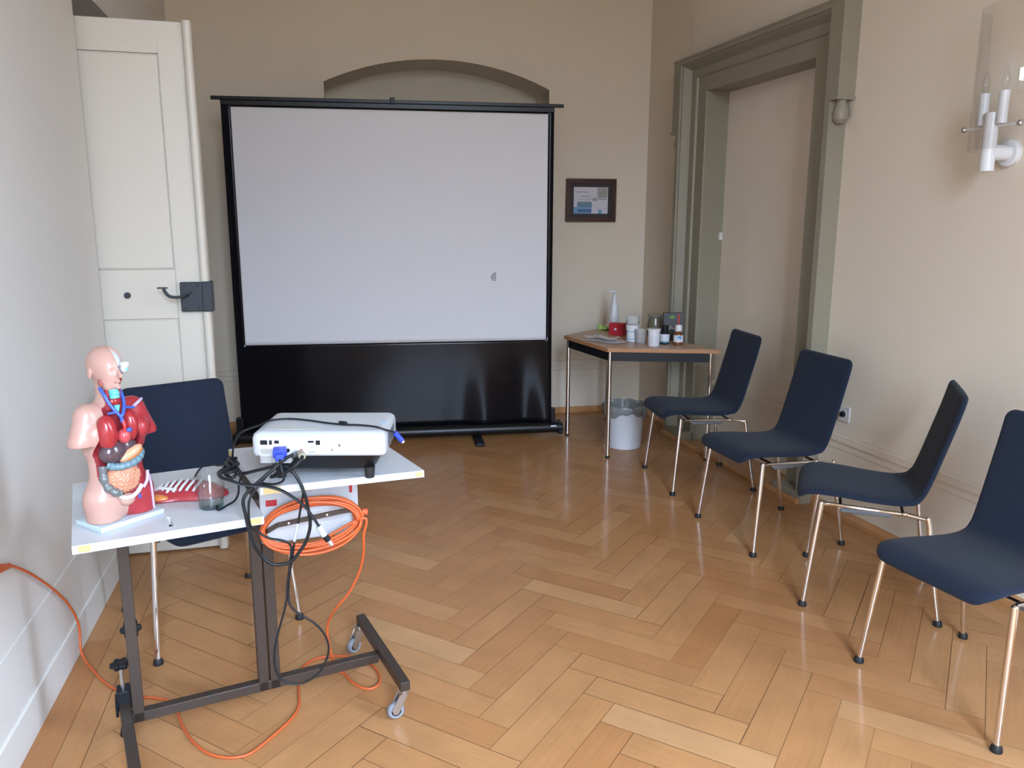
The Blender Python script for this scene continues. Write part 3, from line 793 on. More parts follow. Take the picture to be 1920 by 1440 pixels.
t = thing('packaging_box', 'tall dark grey box with green logo and red stripe on the corner table', 'box', (2.345, 4.87, TZ), -.25)
b = MB(); b.box(-.066, .066, -.024, .024, 0, .185); b.build('box_body', 'gdark', t, bevel=.002, smooth=0)
b = MB(); b.add([(-.03, -.0245, .150), (.006, -.0245, .150), (.002, -.0245, .166), (-.006, -.0245, .160), (-.012, -.0245, .174), (-.019, -.0245, .160), (-.027, -.0245, .166)], [tuple(range(7))]); b.build('green_emblem', mat('emblem_green', (.12, .38, .03), .5), t, smooth=0)
b = MB(); b.box(.026, .038, -.0247, -.0243, .06, .178); b.build('red_stripe', mat('stripe_red', (.5, .04, .03), .5), t, smooth=0)
b = MB(); b.add([(-.048, -.0246, .078), (.012, -.0246, .078), (-.006, -.0246, .090), (-.018, -.0246, .104), (-.030, -.0246, .090)], [tuple(range(5))]); b.build('pale_emblem', mat('emblem_pale', (.25, .25, .24), .5), t, smooth=0)
# papers and plastic bag
def sheet(cx, cy, rz, w, h, amp, z0, seed, nx=18, ny=14):
    r = random.Random(seed); ph = [r.uniform(0, 6) for _ in range(6)]
    b = MB(); vs = []
    for j in range(ny + 1):
        for i in range(nx + 1):
            x = (i / nx - .5) * w; y = (j / ny - .5) * h
            z = z0 + amp * (.5 + .5 * math.sin(x * 40 + ph[0]) * math.cos(y * 33 + ph[1])) + amp * .6 * abs(math.sin(x * 71 + y * 53 + ph[2]))
            vs.append((x, y, z))
    fs = [(j * (nx + 1) + i, j * (nx + 1) + i + 1, (j + 1) * (nx + 1) + i + 1, (j + 1) * (nx + 1) + i) for j in range(ny) for i in range(nx)]
    b.add(vs, fs); return b
t = thing('paper_sheet', 'white paper sheet lying at the left front edge of the corner table', 'paper', (1.905, 4.93, TZ), -1.1)
sheet(0, 0, 0, .26, .17, .003, .001, 3).build('sheet', 'paper', t, smooth=60)
t = thing('plastic_bag', 'crumpled translucent plastic bag with blue print on top of the paper sheet', 'bag', (1.880, 4.98, TZ + .008), -.95)
sheet(0, 0, 0, .23, .12, .012, .002, 5, 26, 18).build('bag_film', 'bag', t, smooth=60)

# ------------------------------------------------------------------ waste bin
t = thing('waste_bin', 'pale grey plastic waste bin with grey liner under the corner table', 'waste bin', (2.03, 4.90, 0))
b = MB(); b.lathe([(0, 0), (.108, 0), (.113, .006), (.134, .285), (.138, .29), (.134, .292), (.110, .01), (0, .008)], 40); b.build('bin_body', 'bin', t, smooth=35)
b = MB(); vs = []; fs = []; SG = 72
prf = [(.108, .12), (.127, .28), (.138, .300), (.146, .296), (.148, .27), (.146, .245), (.143, .232)]
for i, (r, z) in enumerate(prf):
    for k in range(SG):
        a = 2 * PI * k / SG; w = .004 * math.sin(a * 13 + i) + .003 * math.sin(a * 23 + 2 * i) + .003 * math.sin(a * 7)
        if i < 2: w = -abs(w)
        zz = z + (.018 * math.sin(a * 3 + .5) + .006 * math.sin(a * 11) if i >= 4 else .004 * math.sin(a * 9) if i > 0 else 0)
        vs.append(((r + w) * math.cos(a), (r + w) * math.sin(a), zz))
for i in range(len(prf) - 1):
    for k in range(SG): fs.append((i * SG + k, i * SG + (k + 1) % SG, (i + 1) * SG + (k + 1) % SG, (i + 1) * SG + k))
b.add(vs, fs); b.build('bin_liner', 'binbag', t, smooth=60, label='crumpled grey liner folded over the rim')

# ------------------------------------------------------------------ chairs
def chair_ring(c, nrm, hw, th, n=28, p=4.0, cup=0.0):
    out = []
    for k in range(n):
        a = 2 * PI * k / n
        ca, sa = math.cos(a), math.sin(a)
        x = hw * math.copysign(abs(ca) ** (2 / p), ca)
        q = th * math.copysign(abs(sa) ** (2 / 2.6), sa)
        e = th / max(hw, 1e-4)
        y = c[0] + nrm[0] * (q + cup * (x / .2) ** 2); z = c[1] + nrm[1] * (q + cup * (x / .2) ** 2)
        out.append((x, y, z))
    return out
def shell(path, wfn, tfn, cup=0.0, n=44):
    pts = [Vector((p[0], p[1], 0)) for p in path]; P = catmull(pts, 12)
    L = [0]
    for i in range(1, len(P)): L.append(L[-1] + (P[i] - P[i - 1]).length)
    T = L[-1]; rings = []
    for s in range(n + 1):
        # denser sampling at both ends
        u = s / n; u = .5 - .5 * math.cos(PI * u); d = u * T
        i = max(j for j in range(len(L)) if L[j] <= d + 1e-9); i = min(i, len(P) - 2)
        f = (d - L[i]) / max(1e-9, L[i + 1] - L[i]); c = P[i].lerp(P[i + 1], f)
        tg = (P[i + 1] - P[i]).normalized(); nr = (-tg.y, tg.x)
        rings.append(chair_ring((c.x, c.y), nr, wfn(d, T), tfn(d, T), cup=cup))
    return rings
def make_chair():
    t = thing('conference_chair', '', 'chair', (0, 0, 0), 0, 'navy conference chairs')
    def endr(d, r): return 0 if d >= r else r - math.sqrt(max(0, r * r - (r - d) ** 2))
    seat = [(-.278, .413), (-.272, .436), (-.235, .452), (-.15, .452), (-.02, .442), (.07, .440), (.125, .452), (.150, .482)]
    w = lambda d, T: (.216 - .018 * min(1, d / T)) - endr(d, .075)
    th = lambda d, T: .019 * (1 - .85 * max(0, 1 - d / .016) ** 2) * (1 - .4 * max(0, 1 - (T - d) / .05))
    b = MB(); b.rings(shell(seat, w, th, cup=.003)); b.build('seat', 'navy', t, smooth=60)
    back = [(.085, .437), (.130, .447), (.156, .482), (.178, .545), (.208, .655), (.240, .775), (.262, .872)]
    w = lambda d, T: (.200 - .004 * d / T) - endr(T - d, .035)
    th = lambda d, T: .0165 * (1 - .8 * max(0, 1 - (T - d) / .014) ** 2) * (1 - .5 * max(0, 1 - d / .04))
    b = MB(); b.rings(shell(back, w, th, cup=.005)); b.build('backrest', 'navy', t, smooth=60)
    for s in (-1, 1):
        b = MB(); b.tube([(s * .257, -.240, .008), (s * .228, -.200, .424)], .0105, 14); b.ell((s * .228, -.200, .424), (.0105, .0105, .008), 14, 8)
        l = b.build('leg', 'chrome', t, smooth=50)
        b = MB(); b.lathe([(0, 0), (.016, 0), (.017, .004), (.015, .016), (.011, .022), (0, .022)], 16, T=Matrix.Translation((s * .257, -.240, 0))); b.build('foot_cap', 'blackrub', l)
        b = MB(); b.tube(catmull([(s * .243, .240, .008), (s * .236, .205, .20), (s * .228, .178, .385)], 4) + [Vector((s * .227, .172, .408))], .0095, 14); b.ell((s * .227, .172, .408), (.0095, .0095, .009), 14, 8)
        l = b.build('leg', 'chrome', t, smooth=50)
        b = MB(); b.lathe([(0, 0), (.016, 0), (.017, .004), (.015, .016), (.011, .022), (0, .022)], 16, T=Matrix.Translation((s * .243, .240, 0))); b.build('foot_cap', 'blackrub', l)
    b = MB()
    for s in (-1, 1):
        b.tube([(s * .228, -.196, .418), (s * .210, -.17, .416), (s * .205, .10, .408), (s * .226, .172, .404)], .0075, 12)
        b.tube([(s * .226, .172, .404), (s * .200, .100, .410)], .006, 10)
        b.ell((s * .208, .095, .41), (.010, .014, .009), 12, 8)
    for y in (-.13, .09): b.tube([(-.207, y, .408), (.207, y, .408)], .0075, 10)
    b.build('frame', 'chrome', t, smooth=50)
    for s in (-1, 1):
        b = MB(); b.box(s * .200 - .012, s * .200 + .012, -.13, .05, .388, .406)
        b.build('stacking_buffer', 'greypl', t, bevel=.004, label='grey plastic strip under the seat side')
    return t
chair = make_chair()
def dirrot(dx, dy): return math.atan2(dx, -dy)
spots = [((2.179, 4.117), (-.4785, .052), 'navy chair farthest back in the row, beside the corner table'),
         ((2.137, 3.291), (-.48, -.010), 'navy chair second from the back, standing before the grey-green doorway'),
         ((2.185, 2.625), (-.811, .585), 'navy chair turned away at an angle, with its back seen almost edge-on'),
         ((2.055, 1.918), (-.991, -.131), 'nearest navy chair, cut off by the right edge of the picture'),
         ((-.426, 3.034), (.419, -.908), 'navy chair facing forward behind the trolley on the left')]
for i, (p, dd, lb) in enumerate(spots):
    c = chair if i == 0 else copy_tree(chair)
    c.location = (p[0], p[1], 0); c.rotation_euler = (0, 0, dirrot(*dd)); c['label'] = lb

# ------------------------------------------------------------------ wall lamp
t = thing('wall_lamp', 'white two-candle wall lamp with clear glass shade on the right wall', 'wall lamp')
SX = 2.925
t.matrix_world = wall_matrix(RO_ + RD * SX, RD, RN)
D = .105
b = MB(); b.lathe([(0, 0), (.052, 0), (.052, .016), (.046, .022), (0, .022)], 32, T=Matrix.Translation((.005, 0, 1.755)) @ Matrix.Rotation(-PI / 2, 4, 'X')); b.build('wall_plate', 'whitetub', t)
b = MB(); b.tube([(.003, .02, 1.755), (0, D, 1.755)], .030, 24); b.build('arm', 'whitetub', t, smooth=50)
b = MB(); b.tube([(0, D, 1.685), (0, D, 1.900)], .026, 28); b.build('stem', 'whitetub', t, smooth=50)
b = MB(); b.tube([(-.118, D, 1.850), (.118, D, 1.850)], .005, 12); b.build('crossbar', 'whitetub', t, smooth=50)
for s in (-1, 1):
    b = MB(); b.ell((s * .125, D, 1.850), (.0115, .0115, .0115), 16, 10); b.build('finial', 'steel', t)
for s in (-1, 1):
    b = MB(); b.tube([(s * .044, D, 1.857), (s * .044, D, 1.975)], .018, 22); c = b.build('candle_sleeve', 'whitetub', t, smooth=50)
    b = MB(); b.lathe([(0, 0), (.008, 0), (.010, .01), (.016, .03), (.013, .055), (.004, .085), (0, .09)], 16, T=Matrix.Translation((s * .044, D, 1.975))); b.build('bulb', 'thinglass', c, label='clear candle bulb')
b = MB(); RS = []
for k in range(41):
    a = PI * k / 40; RS.append((.132 * math.cos(a), .020 + .135 * math.sin(a)))
b.add([(x, y, 1.765) for x, y in RS] + [(x, y, 2.285) for x, y in RS], [(k, k + 1, 42 + k, 41 + k) for k in range(40)])
gs = b.build('glass_shade', 'thinglass', t, smooth=80, label='clear bent glass pane')
sm = gs.modifiers.new('t', 'SOLIDIFY'); sm.thickness = .003

# ------------------------------------------------------------------ projector trolley
TR = thing('projector_trolley', 'brown steel projector trolley with white tabletop and raised white shelf', 'trolley', (-.175, 2.342, 0), math.atan2(.218, .976))
PM = Matrix.Translation(TR.location) @ Matrix.Rotation(TR.rotation_euler.z, 4, 'Z'); PMi = PM.inverted()
def L2(x, y, z=0): return PMi @ Vector((x, y, z))
TT = .74
FLc, FRc = L2(-.565, 1.948), L2(-.140, 2.046)
vdir = (L2(-.24 * .52, .97 * .52) - L2(0, 0)); 
def tt(s, q, z):        # s 0..1 across, q 0..1 in depth on the lower tabletop
    p = FLc.lerp(FRc, s) + vdir * q; return (p.x, p.y, z)
def slab(b, s0, s1, q0, q1, z0, z1, mi=0):
    vs = [tt(s, q, z) for z in (z0, z1) for q in (q0, q1) for s in (s0, s1)]
    b.add(vs, [(0, 2, 3, 1), (4, 5, 7, 6), (0, 1, 5, 4), (2, 6, 7, 3), (0, 4, 6, 2), (1, 3, 7, 5)], mi)
b = MB(); z0, z1 = TT - .021, TT
sa, sb_, qa, qb = .490, .512, .06, .20
slab(b, 0, sa, 0, 1, z0, z1); slab(b, sb_, 1, 0, 1, z0, z1); slab(b, sa, sb_, 0, qa, z0, z1); slab(b, sa, sb_, qb, 1, z0, z1)
lt = b.build('tabletop', 'laminate', TR, smooth=0, label='lower white laminate tabletop')
for s0, s1 in ((.03, .09), (.90, .985)):
    b = MB(); slab(b, s0, s1, -.003, .0, z0 + .003, z1 - .002); b.build('chipped_edge', 'chip', lt, smooth=0, label='bare yellowish chipped edge')
SZ = .82
S_ = [L2(-.145, 2.036), L2(.282, 2.084), L2(.230, 2.470), L2(-.253, 2.432)]
S_[2] = S_[3] + (S_[1] - S_[0]) * 1.0
b = MB(); b.prism([(p.x, p.y) for p in S_], SZ - .019, SZ); sh = b.build('projector_shelf', 'laminate', TR, smooth=0, label='raised white laminate shelf')
def edge_patch(b, A, B, s0, s1, za, zb):
    n = (B - A).normalized(); o = Vector((n.y, -n.x, 0)) * .0025
    p, q = A.lerp(B, s0), A.lerp(B, s1)
    b.add([(p.x, p.y, za), (q.x, q.y, za), (q.x + o.x, q.y + o.y, za), (p.x + o.x, p.y + o.y, za), (p.x, p.y, zb), (q.x, q.y, zb), (q.x + o.x, q.y + o.y, zb), (p.x + o.x, p.y + o.y, zb)],
          [(0, 1, 2, 3), (7, 6, 5, 4), (0, 4, 5, 1), (1, 5, 6, 2), (2, 6, 7, 3), (3, 7, 4, 0)])
for args in ((S_[0], S_[1], .02, .12, SZ - .018, SZ - .001), (S_[0], S_[1], .945, .99, SZ - .015, SZ - .004), (S_[3], S_[0], .0, .12, SZ - .018, SZ - .001)):
    b = MB(); edge_patch(b, *args); b.build('chipped_edge', 'chip', sh, smooth=0, label='bare yellowish chipped edge')
sq = .030
def post(x, y, z0, z1, nm='post'):
    b = MB(); b.box(x - sq / 2, x + sq / 2, y - sq / 2, y + sq / 2, z0, z1); return b.build(nm, 'brown', TR, bevel=.002)
post(-.364, 0, .078, TT - .021); post(-.016, 0, .078, TT - .045); post(.018, .0, .078, SZ - .02)
b = MB(); b.box(-.385, .345, -sq / 2, sq / 2, .078, .108); b.build('rail', 'brown', TR, bevel=.002)
b = MB(); b.box(.345, .345 + sq, -.235, .245, .095, .125); b.build('foot_bar', 'brown', TR, bevel=.002)
b = MB(); b.beam((-.404, .15, .098), (-.378, -.40, .098), .030, .030); b.build('foot_bar', 'brown', TR, bevel=.002)
b = MB(); b.box(-.43, -.03, -.012, .012, TT - .045, TT - .022); b.build('table_support', 'brown', TR, bevel=.002)
b = MB(); b.box(-.034, -.004, -.105, .20, TT - .050, TT - .018); b.build('table_support', 'brown', TR, bevel=.002)
b = MB(); b.box(.006, .030, -.10, .10, SZ - .045, SZ - .020); b.build('shelf_support', 'brown', TR, bevel=.002)
def caster(x, y, ztop, ang):
    b = MB(); b.cyl((x, y, ztop - .012), (x, y, ztop), .016, .016, 18)
    R3 = Matrix.Translation((x, y, 0)) @ Matrix.Rotation(ang, 4, 'Z')
    for s in (-1, 1): b.prism([(-.012, ztop - .012), (.014, ztop - .012), (.040, .034), (.034, .018), (.020, .018)], s * .012 - .0015, s * .012 + .0015, T=R3 @ Matrix.Rotation(PI / 2, 4, 'X'))
    b.box(-.012, .014, -.0135, .0135, ztop - .016, ztop - .012, T=R3)
    f = b.build('caster', 'steel', TR, bevel=.001, label='zinc swivel caster')
    b = MB(); b.lathe([(.014, -.009), (.022, -.010), (.026, -.006), (.027, 0), (.026, .006), (.022, .010), (.014, .009)], 28, T=R3 @ Matrix.Translation((.026, 0, .027)) @ Matrix.Rotation(PI / 2, 4, 'X')); b.build('wheel', mat('grey_wheel', (.22, .24, .27), .4), f)
    b = MB(); b.lathe([(0, -.0095), (.015, -.0095), (.015, .0095), (0, .0095)], 20, T=R3 @ Matrix.Translation((.026, 0, .027)) @ Matrix.Rotation(PI / 2, 4, 'X')); b.build('hub', 'blackpl', f)
caster(.360, -.215, .095, math.radians(175)); caster(.350, .225, .095, math.radians(200))
def star_knob(x, y, z, axis, r=.026):
    pts = []
    for k in range(36):
        a = 2 * PI * k / 36; rr = r * (.86 + .14 * math.cos(a * 6)); pts.append((rr * math.cos(a), rr * math.sin(a)))
    Mx = Matrix.Translation((x, y, z)) @ (Matrix.Rotation(PI / 2, 4, 'X') if axis == 'y' else Matrix.Identity(4))
    b = MB(); b.prism(pts, -.008, .008, T=Mx); return b.build('star_knob', 'blackpl', TR, bevel=.004, smooth=60, label='black star knob')
star_knob(-.364, .034, .345, 'y', .030)
star_knob(-.400, .070, .225, 'z', .030)
b = MB(); b.tube([(-.400, .070, .02), (-.400, .070, .222)], .006, 12); b.build('threaded_rod', 'steel', TR)
b = MB(); b.box(-.418, -.380, .045, .095, .090, .150); b.box(-.424, -.416, .040, .10, .075, .12); b.build('clamp', 'blackpl', TR, bevel=.003)
b = MB(); b.cyl((-.400, .070, 0), (-.400, .070, .022), .020, .016, 18); b.build('levelling_foot', 'blackrub', TR)
b = MB(); b.cyl((-.380, -.36, 0), (-.380, -.36, .085), .020, .016, 18); b.build('levelling_foot', 'blackrub', TR)
# white hanging panel beneath the shelf
PA, PB = L2(-.163, 2.240), L2(.110, 2.268)
b = MB(); b.beam((PA.x, PA.y, .695), (PB.x, PB.y, .695), .016, .212); wp = b.build('hanging_panel', 'whitepl', TR, bevel=.004, label='white panel hanging under the raised shelf')
pn = (PB - PA).normalized(); po = Vector((pn.y, -pn.x, 0)) * .0085
def on_panel(s, z, k=0): p = PA.lerp(PB, s) + po * (1 + k); return Vector((p.x, p.y, z))
b = MB()
for s0, s1, za, zb in ((.06, .17, .700, .718), (.86, .93, .742, .752), (.91, .94, .715, .745)): b.beam(on_panel((s0), (za + zb) / 2, .05), on_panel(s1, (za + zb) / 2, .05), .001, zb - za)
b.build('red_marking', 'red', wp, smooth=0, label='remains of red tape')
b = MB(); b.beam(on_panel(.40, .743, .05), on_panel(.63, .748, .05), .0012, .022); b.build('sticker', 'chip', wp, smooth=0)
b = MB(); 
for s, z in ((.04, .655),): b.ell(on_panel(s, z), (.006, .004, .006), 12, 8)
b.build('bolt', 'metalplug', wp)
hk = [(-.158, 2.225, .625), (-.14, 2.205, .640), (-.116, 2.20, .655), (.060, 2.20, .680), (.085, 2.205, .680), (.122, 2.205, .672)]
b = MB()
for i in range(len(hk) - 1): b.beam(L2(*hk[i]), L2(*hk[i + 1]), .006, .013)
hb = b.build('cable_hook', 'brown', TR, smooth=0, label='bent brown cable holder bar')
b = MB(); b.cyl(L2(.119, 2.205, .672), L2(.134, 2.203, .671), .009, .009, 14); b.build('hook_end_cap', mat('orange_cap', (.75, .10, .03), .5), hb)
b = MB()
for q in ((-.085, 2.195, .6595), (.02, 2.195, .6745)): b.ell(L2(*q), (.004, .003, .004), 10, 6)
b.build('rivet', 'metalplug', hb)

# ------------------------------------------------------------------ projector
PJ = thing('projector', 'white video projector seen from behind with its connector panel, on the raised shelf', 'projector', (.005, 2.045, SZ), math.radians(-13))
hw, dp, zb, zt = .172, .235, .045, .135
def pbody(z, e, r=.03, y0=0, y1=dp):
    pts = []
    for cx, cy, a0 in ((hw - e - r, y0 + e + r, -PI / 2), (hw - e - r, y1 - e - r, 0), (-hw + e + r, y1 - e - r, PI / 2), (-hw + e + r, y0 + e + r, PI)):
        for k in range(6): a = a0 + PI / 2 * k / 5; pts.append((cx + r * math.cos(a), cy + r * math.sin(a), z))
    return pts
b = MB(); rs = [pbody(.071, .004, .016), pbody(.074, .001, .016), pbody(.080, 0, .016), pbody(.116, 0, .016), pbody(.127, .003, .016), pbody(.133, .010, .016), pbody(.135, .020, .016)]
b.rings(rs); b.build('body', 'whitepl', PJ, smooth=50)
b = MB(); b.rings([pbody(.022, .050), pbody(.030, .036), pbody(.072, .010)]); b.build('underside', 'blackpl', PJ, smooth=40, label='black lower shell')
b = MB(); b.box(-hw + .020, -hw + .100, -.002, .04, .052, .080); b.build('connector_bay', 'whitepl', PJ, bevel=.004)
b = MB(); b.box(-hw + .018, -hw + .180, -.0025, .004, .076, .123); cp = b.build('connector_panel', mat('panel_plastic', (.62, .64, .67), .4), PJ, bevel=.002)
def port(nm, x, z, w, h, m='blackpl', y=-.0045):
    b = MB(); b.box(-hw + x, -hw + x + w, y, .0, z, z + h); return b.build(nm, m, cp, bevel=.001)
port('port', .024, .103, .018, .012); port('port', .047, .103, .007, .012); port('port', .060, .106, .012, .008); port('port', .146, .108, .015, .005); port('port', .166, .102, .011, .012)
def vga(nm, x, z, m):
    b = MB(); b.prism([(x - .015, z + .006), (x + .015, z + .006), (x + .012, z - .006), (x - .012, z - .006)], 0, .004, T=Matrix.Translation((-hw, -.0030, 0)) @ Matrix.Rotation(PI / 2, 4, 'X')); return b.build(nm, m, cp, smooth=0)
vga('vga_port', .038, .087, 'steel'); vga('vga_port', .038, .066, 'steel'); vga('vga_port', .078, .066, 'teal')
for x, z, m in ((.068, .088, 'blackpl'), (.094, .088, 'blackpl'), (.128, .086, 'red'), (.114, .086, 'whitepl')):
    b = MB(); b.cyl((-hw + x, -.006, z), (-hw + x, -.002, z), .005, .005, 14); b.build('audio_jack', m, cp)
b = MB(); b.box(-hw + .106, -hw + .138, -.0035, -.002, .077, .080); b.build('green_marking', mat('mark_green', (.05, .30, .12), .5), cp, smooth=0)
b = MB(); b.box(-hw + .146, -hw + .162, -.0035, -.002, .094, .096); b.box(-hw + .146, -hw + .164, -.0035, -.002, .080, .086); b.build('panel_print', mat('mark_grey', (.38, .40, .42), .5), cp, smooth=0)
b = MB(); b.box(-hw + .03, -hw + .16, .030, .055, .1348, .1356); b.box(-hw + .04, -hw + .10, .055, .064, .1348, .1356); b.build('top_label', mat('top_label', (.50, .51, .48), .5), PJ, smooth=0)
b = MB(); b.box(hw - .030, hw - .012, .10, .108, .1350, .1358); b.build('brand_mark', mat('brand_blue', (.25, .5, .85), .5), PJ, smooth=0)
b = MB(); b.ell((hw - .118, -.001, .100), (.003, .002, .003), 10, 6); b.box(hw - .139, hw - .137, -.001, .001, .085, .091); b.build('security_slot', 'greypl', PJ, smooth=0)
b = MB()
for k in range(7): b.box(hw - .001, hw + .0012, .05 + k * .018, .06 + k * .018, .080, .116)
b.build('side_vent', 'greypl', PJ, smooth=0)
for (x, y) in ((hw - .05, .045), (-hw + .06, .05), (0, .20)):
    b = MB(); b.cyl((x, y, 0), (x, y, .030), .012, .015, 16); b.build('adjustable_foot', 'blackrub', PJ)
b = MB(); b.lathe([(0, 0), (.030, 0), (.034, .006), (.034, .02), (0, .02)], 28, T=Matrix.Translation((.075, dp - .012, .085)) @ Matrix.Rotation(-PI / 2, 4, 'X')); b.build('lens', 'blackpl', PJ)

# ------------------------------------------------------------------ cables
def cable(name, label, pts, r, m, cat='cable', n=8, flat=1.0, seg=8):
    b = MB(); P = catmull(pts, n); o = Vector(pts[0]); b.tube([p - o for p in P], r, seg, flat=flat)
    t = thing(name, label, cat, tuple(o)); b.build('cable_cord', m, t, smooth=70)
    return t, o
def plug_on(t, o, name, p0, p1, r0, r1, m, label=None, seg=14):
    b = MB(); b.cyl(Vector(p0) - o, Vector(p1) - o, r0, r1, seg); return b.build(name, m, t, bevel=.0015, label=label)
CA = [(-.050, 2.035, .900), (-.060, 2.02, .905), (-.078, 2.010, .900), (-.099, 2.0, .885), (-.134, 1.99, .859), (-.168, 1.985, .831), (-.182, 1.98, .808), (-.178, 1.98, .77), (-.174, 1.985, .736), (-.164, 1.99, .688), (-.149, 2.0, .653), (-.13, 2.0, .631), (-.107, 2.0, .623), (-.079, 2.0, .628), (-.057, 2.0, .65), (-.037, 2.0, .681), (-.025, 2.0, .722), (-.028, 1.995, .77), (-.036, 1.99, .815), (-.052, 1.995, .855), (-.074, 2.005, .879), (-.10, 2.02, .880), (-.14, 2.06, .862), (-.190, 2.12, .835)]
t, o = cable('video_cable', 'black video cable hanging in a round loop off the raised shelf from the projector', CA, .0045, 'blackcab')
plug_on(t, o, 'cable_plug', (-.046, 2.050, .900), (-.060, 2.020, .905), .008, .0065, 'greypl', 'grey plug')
CB = [(-.226, 2.05, .870), (-.238, 2.03, .872), (-.230, 1.99, .870), (-.209, 1.970, .867), (-.185, 1.965, .857), (-.152, 1.965, .851), (-.12, 1.965, .845), (-.088, 1.97, .83), (-.057, 1.97, .806), (-.035, 1.975, .782), (-.017, 1.975, .753), (0.0, 1.975, .72)]
t, o = cable('hdmi_cable', 'thick flat black display cable end with grey tape and white plug', CB, .0058, 'blackcab', flat=.55)
plug_on(t, o, 'tape', (-.004, 1.975, .728), (.010, 1.975, .700), .0085, .0085, 'tape', 'grey tape wrap')
plug_on(t, o, 'plug_body', (.010, 1.975, .700), (.019, 1.975, .686), .0085, .0075, 'blackpl')
plug_on(t, o, 'plug_tip', (.019, 1.975, .686), (.027, 1.975, .672), .0060, .0060, 'metalplug', 'bright metal tip', 4)
CC = [(-.099, 2.015, .890), (-.133, 2.005, .850), (-.158, 1.995, .822), (-.170, 1.99, .796), (-.170, 1.99, .741), (-.153, 2.0, .717), (-.129, 2.0, .698), (-.096, 2.005, .686), (-.079, 2.01, .673), (-.075, 2.01, .659), (-.08, 2.01, .621), (-.089, 2.01, .568), (-.093, 2.01, .528), (-.102, 2.01, .486), (-.119, 2.01, .432), (-.132, 2.01, .374), (-.132, 2.01, .329), (-.116, 2.01, .293), (-.084, 2.01, .276), (-.052, 2.01, .28), (-.021, 2.01, .301), (-.001, 2.01, .335), (.007, 2.01, .37), (-.002, 2.01, .409), (-.026, 2.01, .444), (-.06, 2.01, .473), (-.084, 2.01, .5), (-.089, 2.015, .532), (-.083, 2.015, .586), (-.074, 2.015, .632), (-.063, 2.015, .694), (-.053, 2.015, .735), (-.044, 2.01, .779), (-.039, 2.005, .805), (-.039, 2.000, .828), (-.06, 2.01, .86), (-.085, 2.02, .872), (-.115, 2.04, .845)]
t, o = cable('power_cable', 'thin black cable hanging down in a long teardrop loop in front of the trolley posts', CC, .0030, 'blackcab')
plug_on(t, o, 'tape', (-.067, 2.015, .676), (-.055, 2.015, .724), .0042, .0042, 'tape', 'pale grey tape sleeve')
CD = [(-.245, 2.13, .835), (-.236, 2.17, .838), (-.222, 2.19, .860), (-.212, 2.15, .905), (-.190, 2.09, .950), (-.168, 2.08, .965), (-.140, 2.13, .962), (-.115, 2.185, .960), (-.069, 2.195, .959), (-.018, 2.165, .959), (.028, 2.125, .959), (.073, 2.095, .959), (.112, 2.08, .959), (.150, 2.045, .961), (.178, 2.04, .952), (.198, 2.07, .938), (.208, 2.10, .926)]
t, o = cable('usb_cable', 'thin black cable lying across the projector, its blue plug hanging over the side', CD, .0026, 'blackcab')
plug_on(t, o, 'cable_plug', (.205, 2.095, .929), (.226, 2.10, .903), .0070, .0075, 'blue', 'blue round plug')
plug_on(t, o, 'plug_tip', (.226, 2.10, .903), (.230, 2.10, .898), .0050, .0050, 'metalplug')
plug_on(t, o, 'ferrite_bead', (.062, 2.104, .962), (.080, 2.090, .962), .0060, .0060, 'blackpl', 'black bead')
CE = [(-.190, 2.14, .833), (-.205, 2.16, .800), (-.212, 2.185, .760), (-.222, 2.170, .7455), (-.238, 2.142, .7445), (-.256, 2.112, .7435), (-.262, 2.150, .7435), (-.250, 2.28, .7435)]
t, o = cable('adapter_cable', 'short black cable running from the cable bundle to behind the glass tumbler', CE, .0028, 'blackcab')
CF = [(-.352, 2.347, .7435), (-.353, 2.452, .7435), (-.344, 2.515, .746), (-.323, 2.530, .748), (-.297, 2.505, .750), (-.275, 2.464, .762), (-.25, 2.36, .80), (-.245, 2.25, .828), (-.238, 2.16, .834)]
t, o = cable('antenna_cable', 'thin black cable looping across the rear of the lower tabletop', CF, .0026, 'blackcab')
# bundle of tangled cable between both tops
random.seed(11)
BN = []
for k in range(24):
    a = k * 1.9; BN.append((-.222 + .017 * math.cos(a) + .006 * math.sin(k * .7), 2.15 + .055 * math.sin(a * .63) + .008 * math.cos(k), .838 + .016 * abs(math.sin(a * .41)) + .004 * math.sin(k)))
cable('tangled_cable', 'tangled black cable bundle at the left corner of the raised shelf', BN, .0046, 'blackcab', n=6)
# plugs at the projector's connector panel
t = thing('vga_cable', 'blue plugged-in monitor cable hanging from the projector connector panel', 'cable', (-.091, 2.045, .905))
b = MB(); b.box(-.017, .017, -.022, .012, -.006, .016); b.box(-.011, .011, -.040, -.022, -.010, .008); b.build('vga_plug', 'blue', t, bevel=.003, label='blue plug')
b = MB(); b.tube(catmull([(0, -.036, -.002), (.003, -.050, -.022), (.008, -.052, -.045), (.004, -.045, -.060), (-.02, -.02, -.074), (-.06, .02, -.079)], 6), .0030, 8); b.build('cable_cord', 'blackcab', t, smooth=60)
t = thing('audio_cable', 'black plug with grey collar angled out of the middle of the connector panel', 'cable', (-.040, 2.030, .905))
b = MB(); b.cyl((0, 0, 0), (.004, -.020, -.002), .010, .009, 16); b.build('plug_collar', mat('khaki_plug', (.30, .28, .20), .5), t)
b = MB(); b.tube(catmull([(.004, -.020, -.002), (0, -.032, -.008), (-.018, -.038, -.022), (-.045, -.030, -.040), (-.075, -.012, -.052)], 6), [.007] * 8 + [.005] * 17, 10) if False else b.tube(catmull([(.004, -.020, -.002), (0, -.032, -.008), (-.018, -.038, -.022), (-.045, -.030, -.040), (-.075, -.012, -.052)], 6), .0048, 10)
b.build('cable_cord', 'blackcab', t, smooth=60)

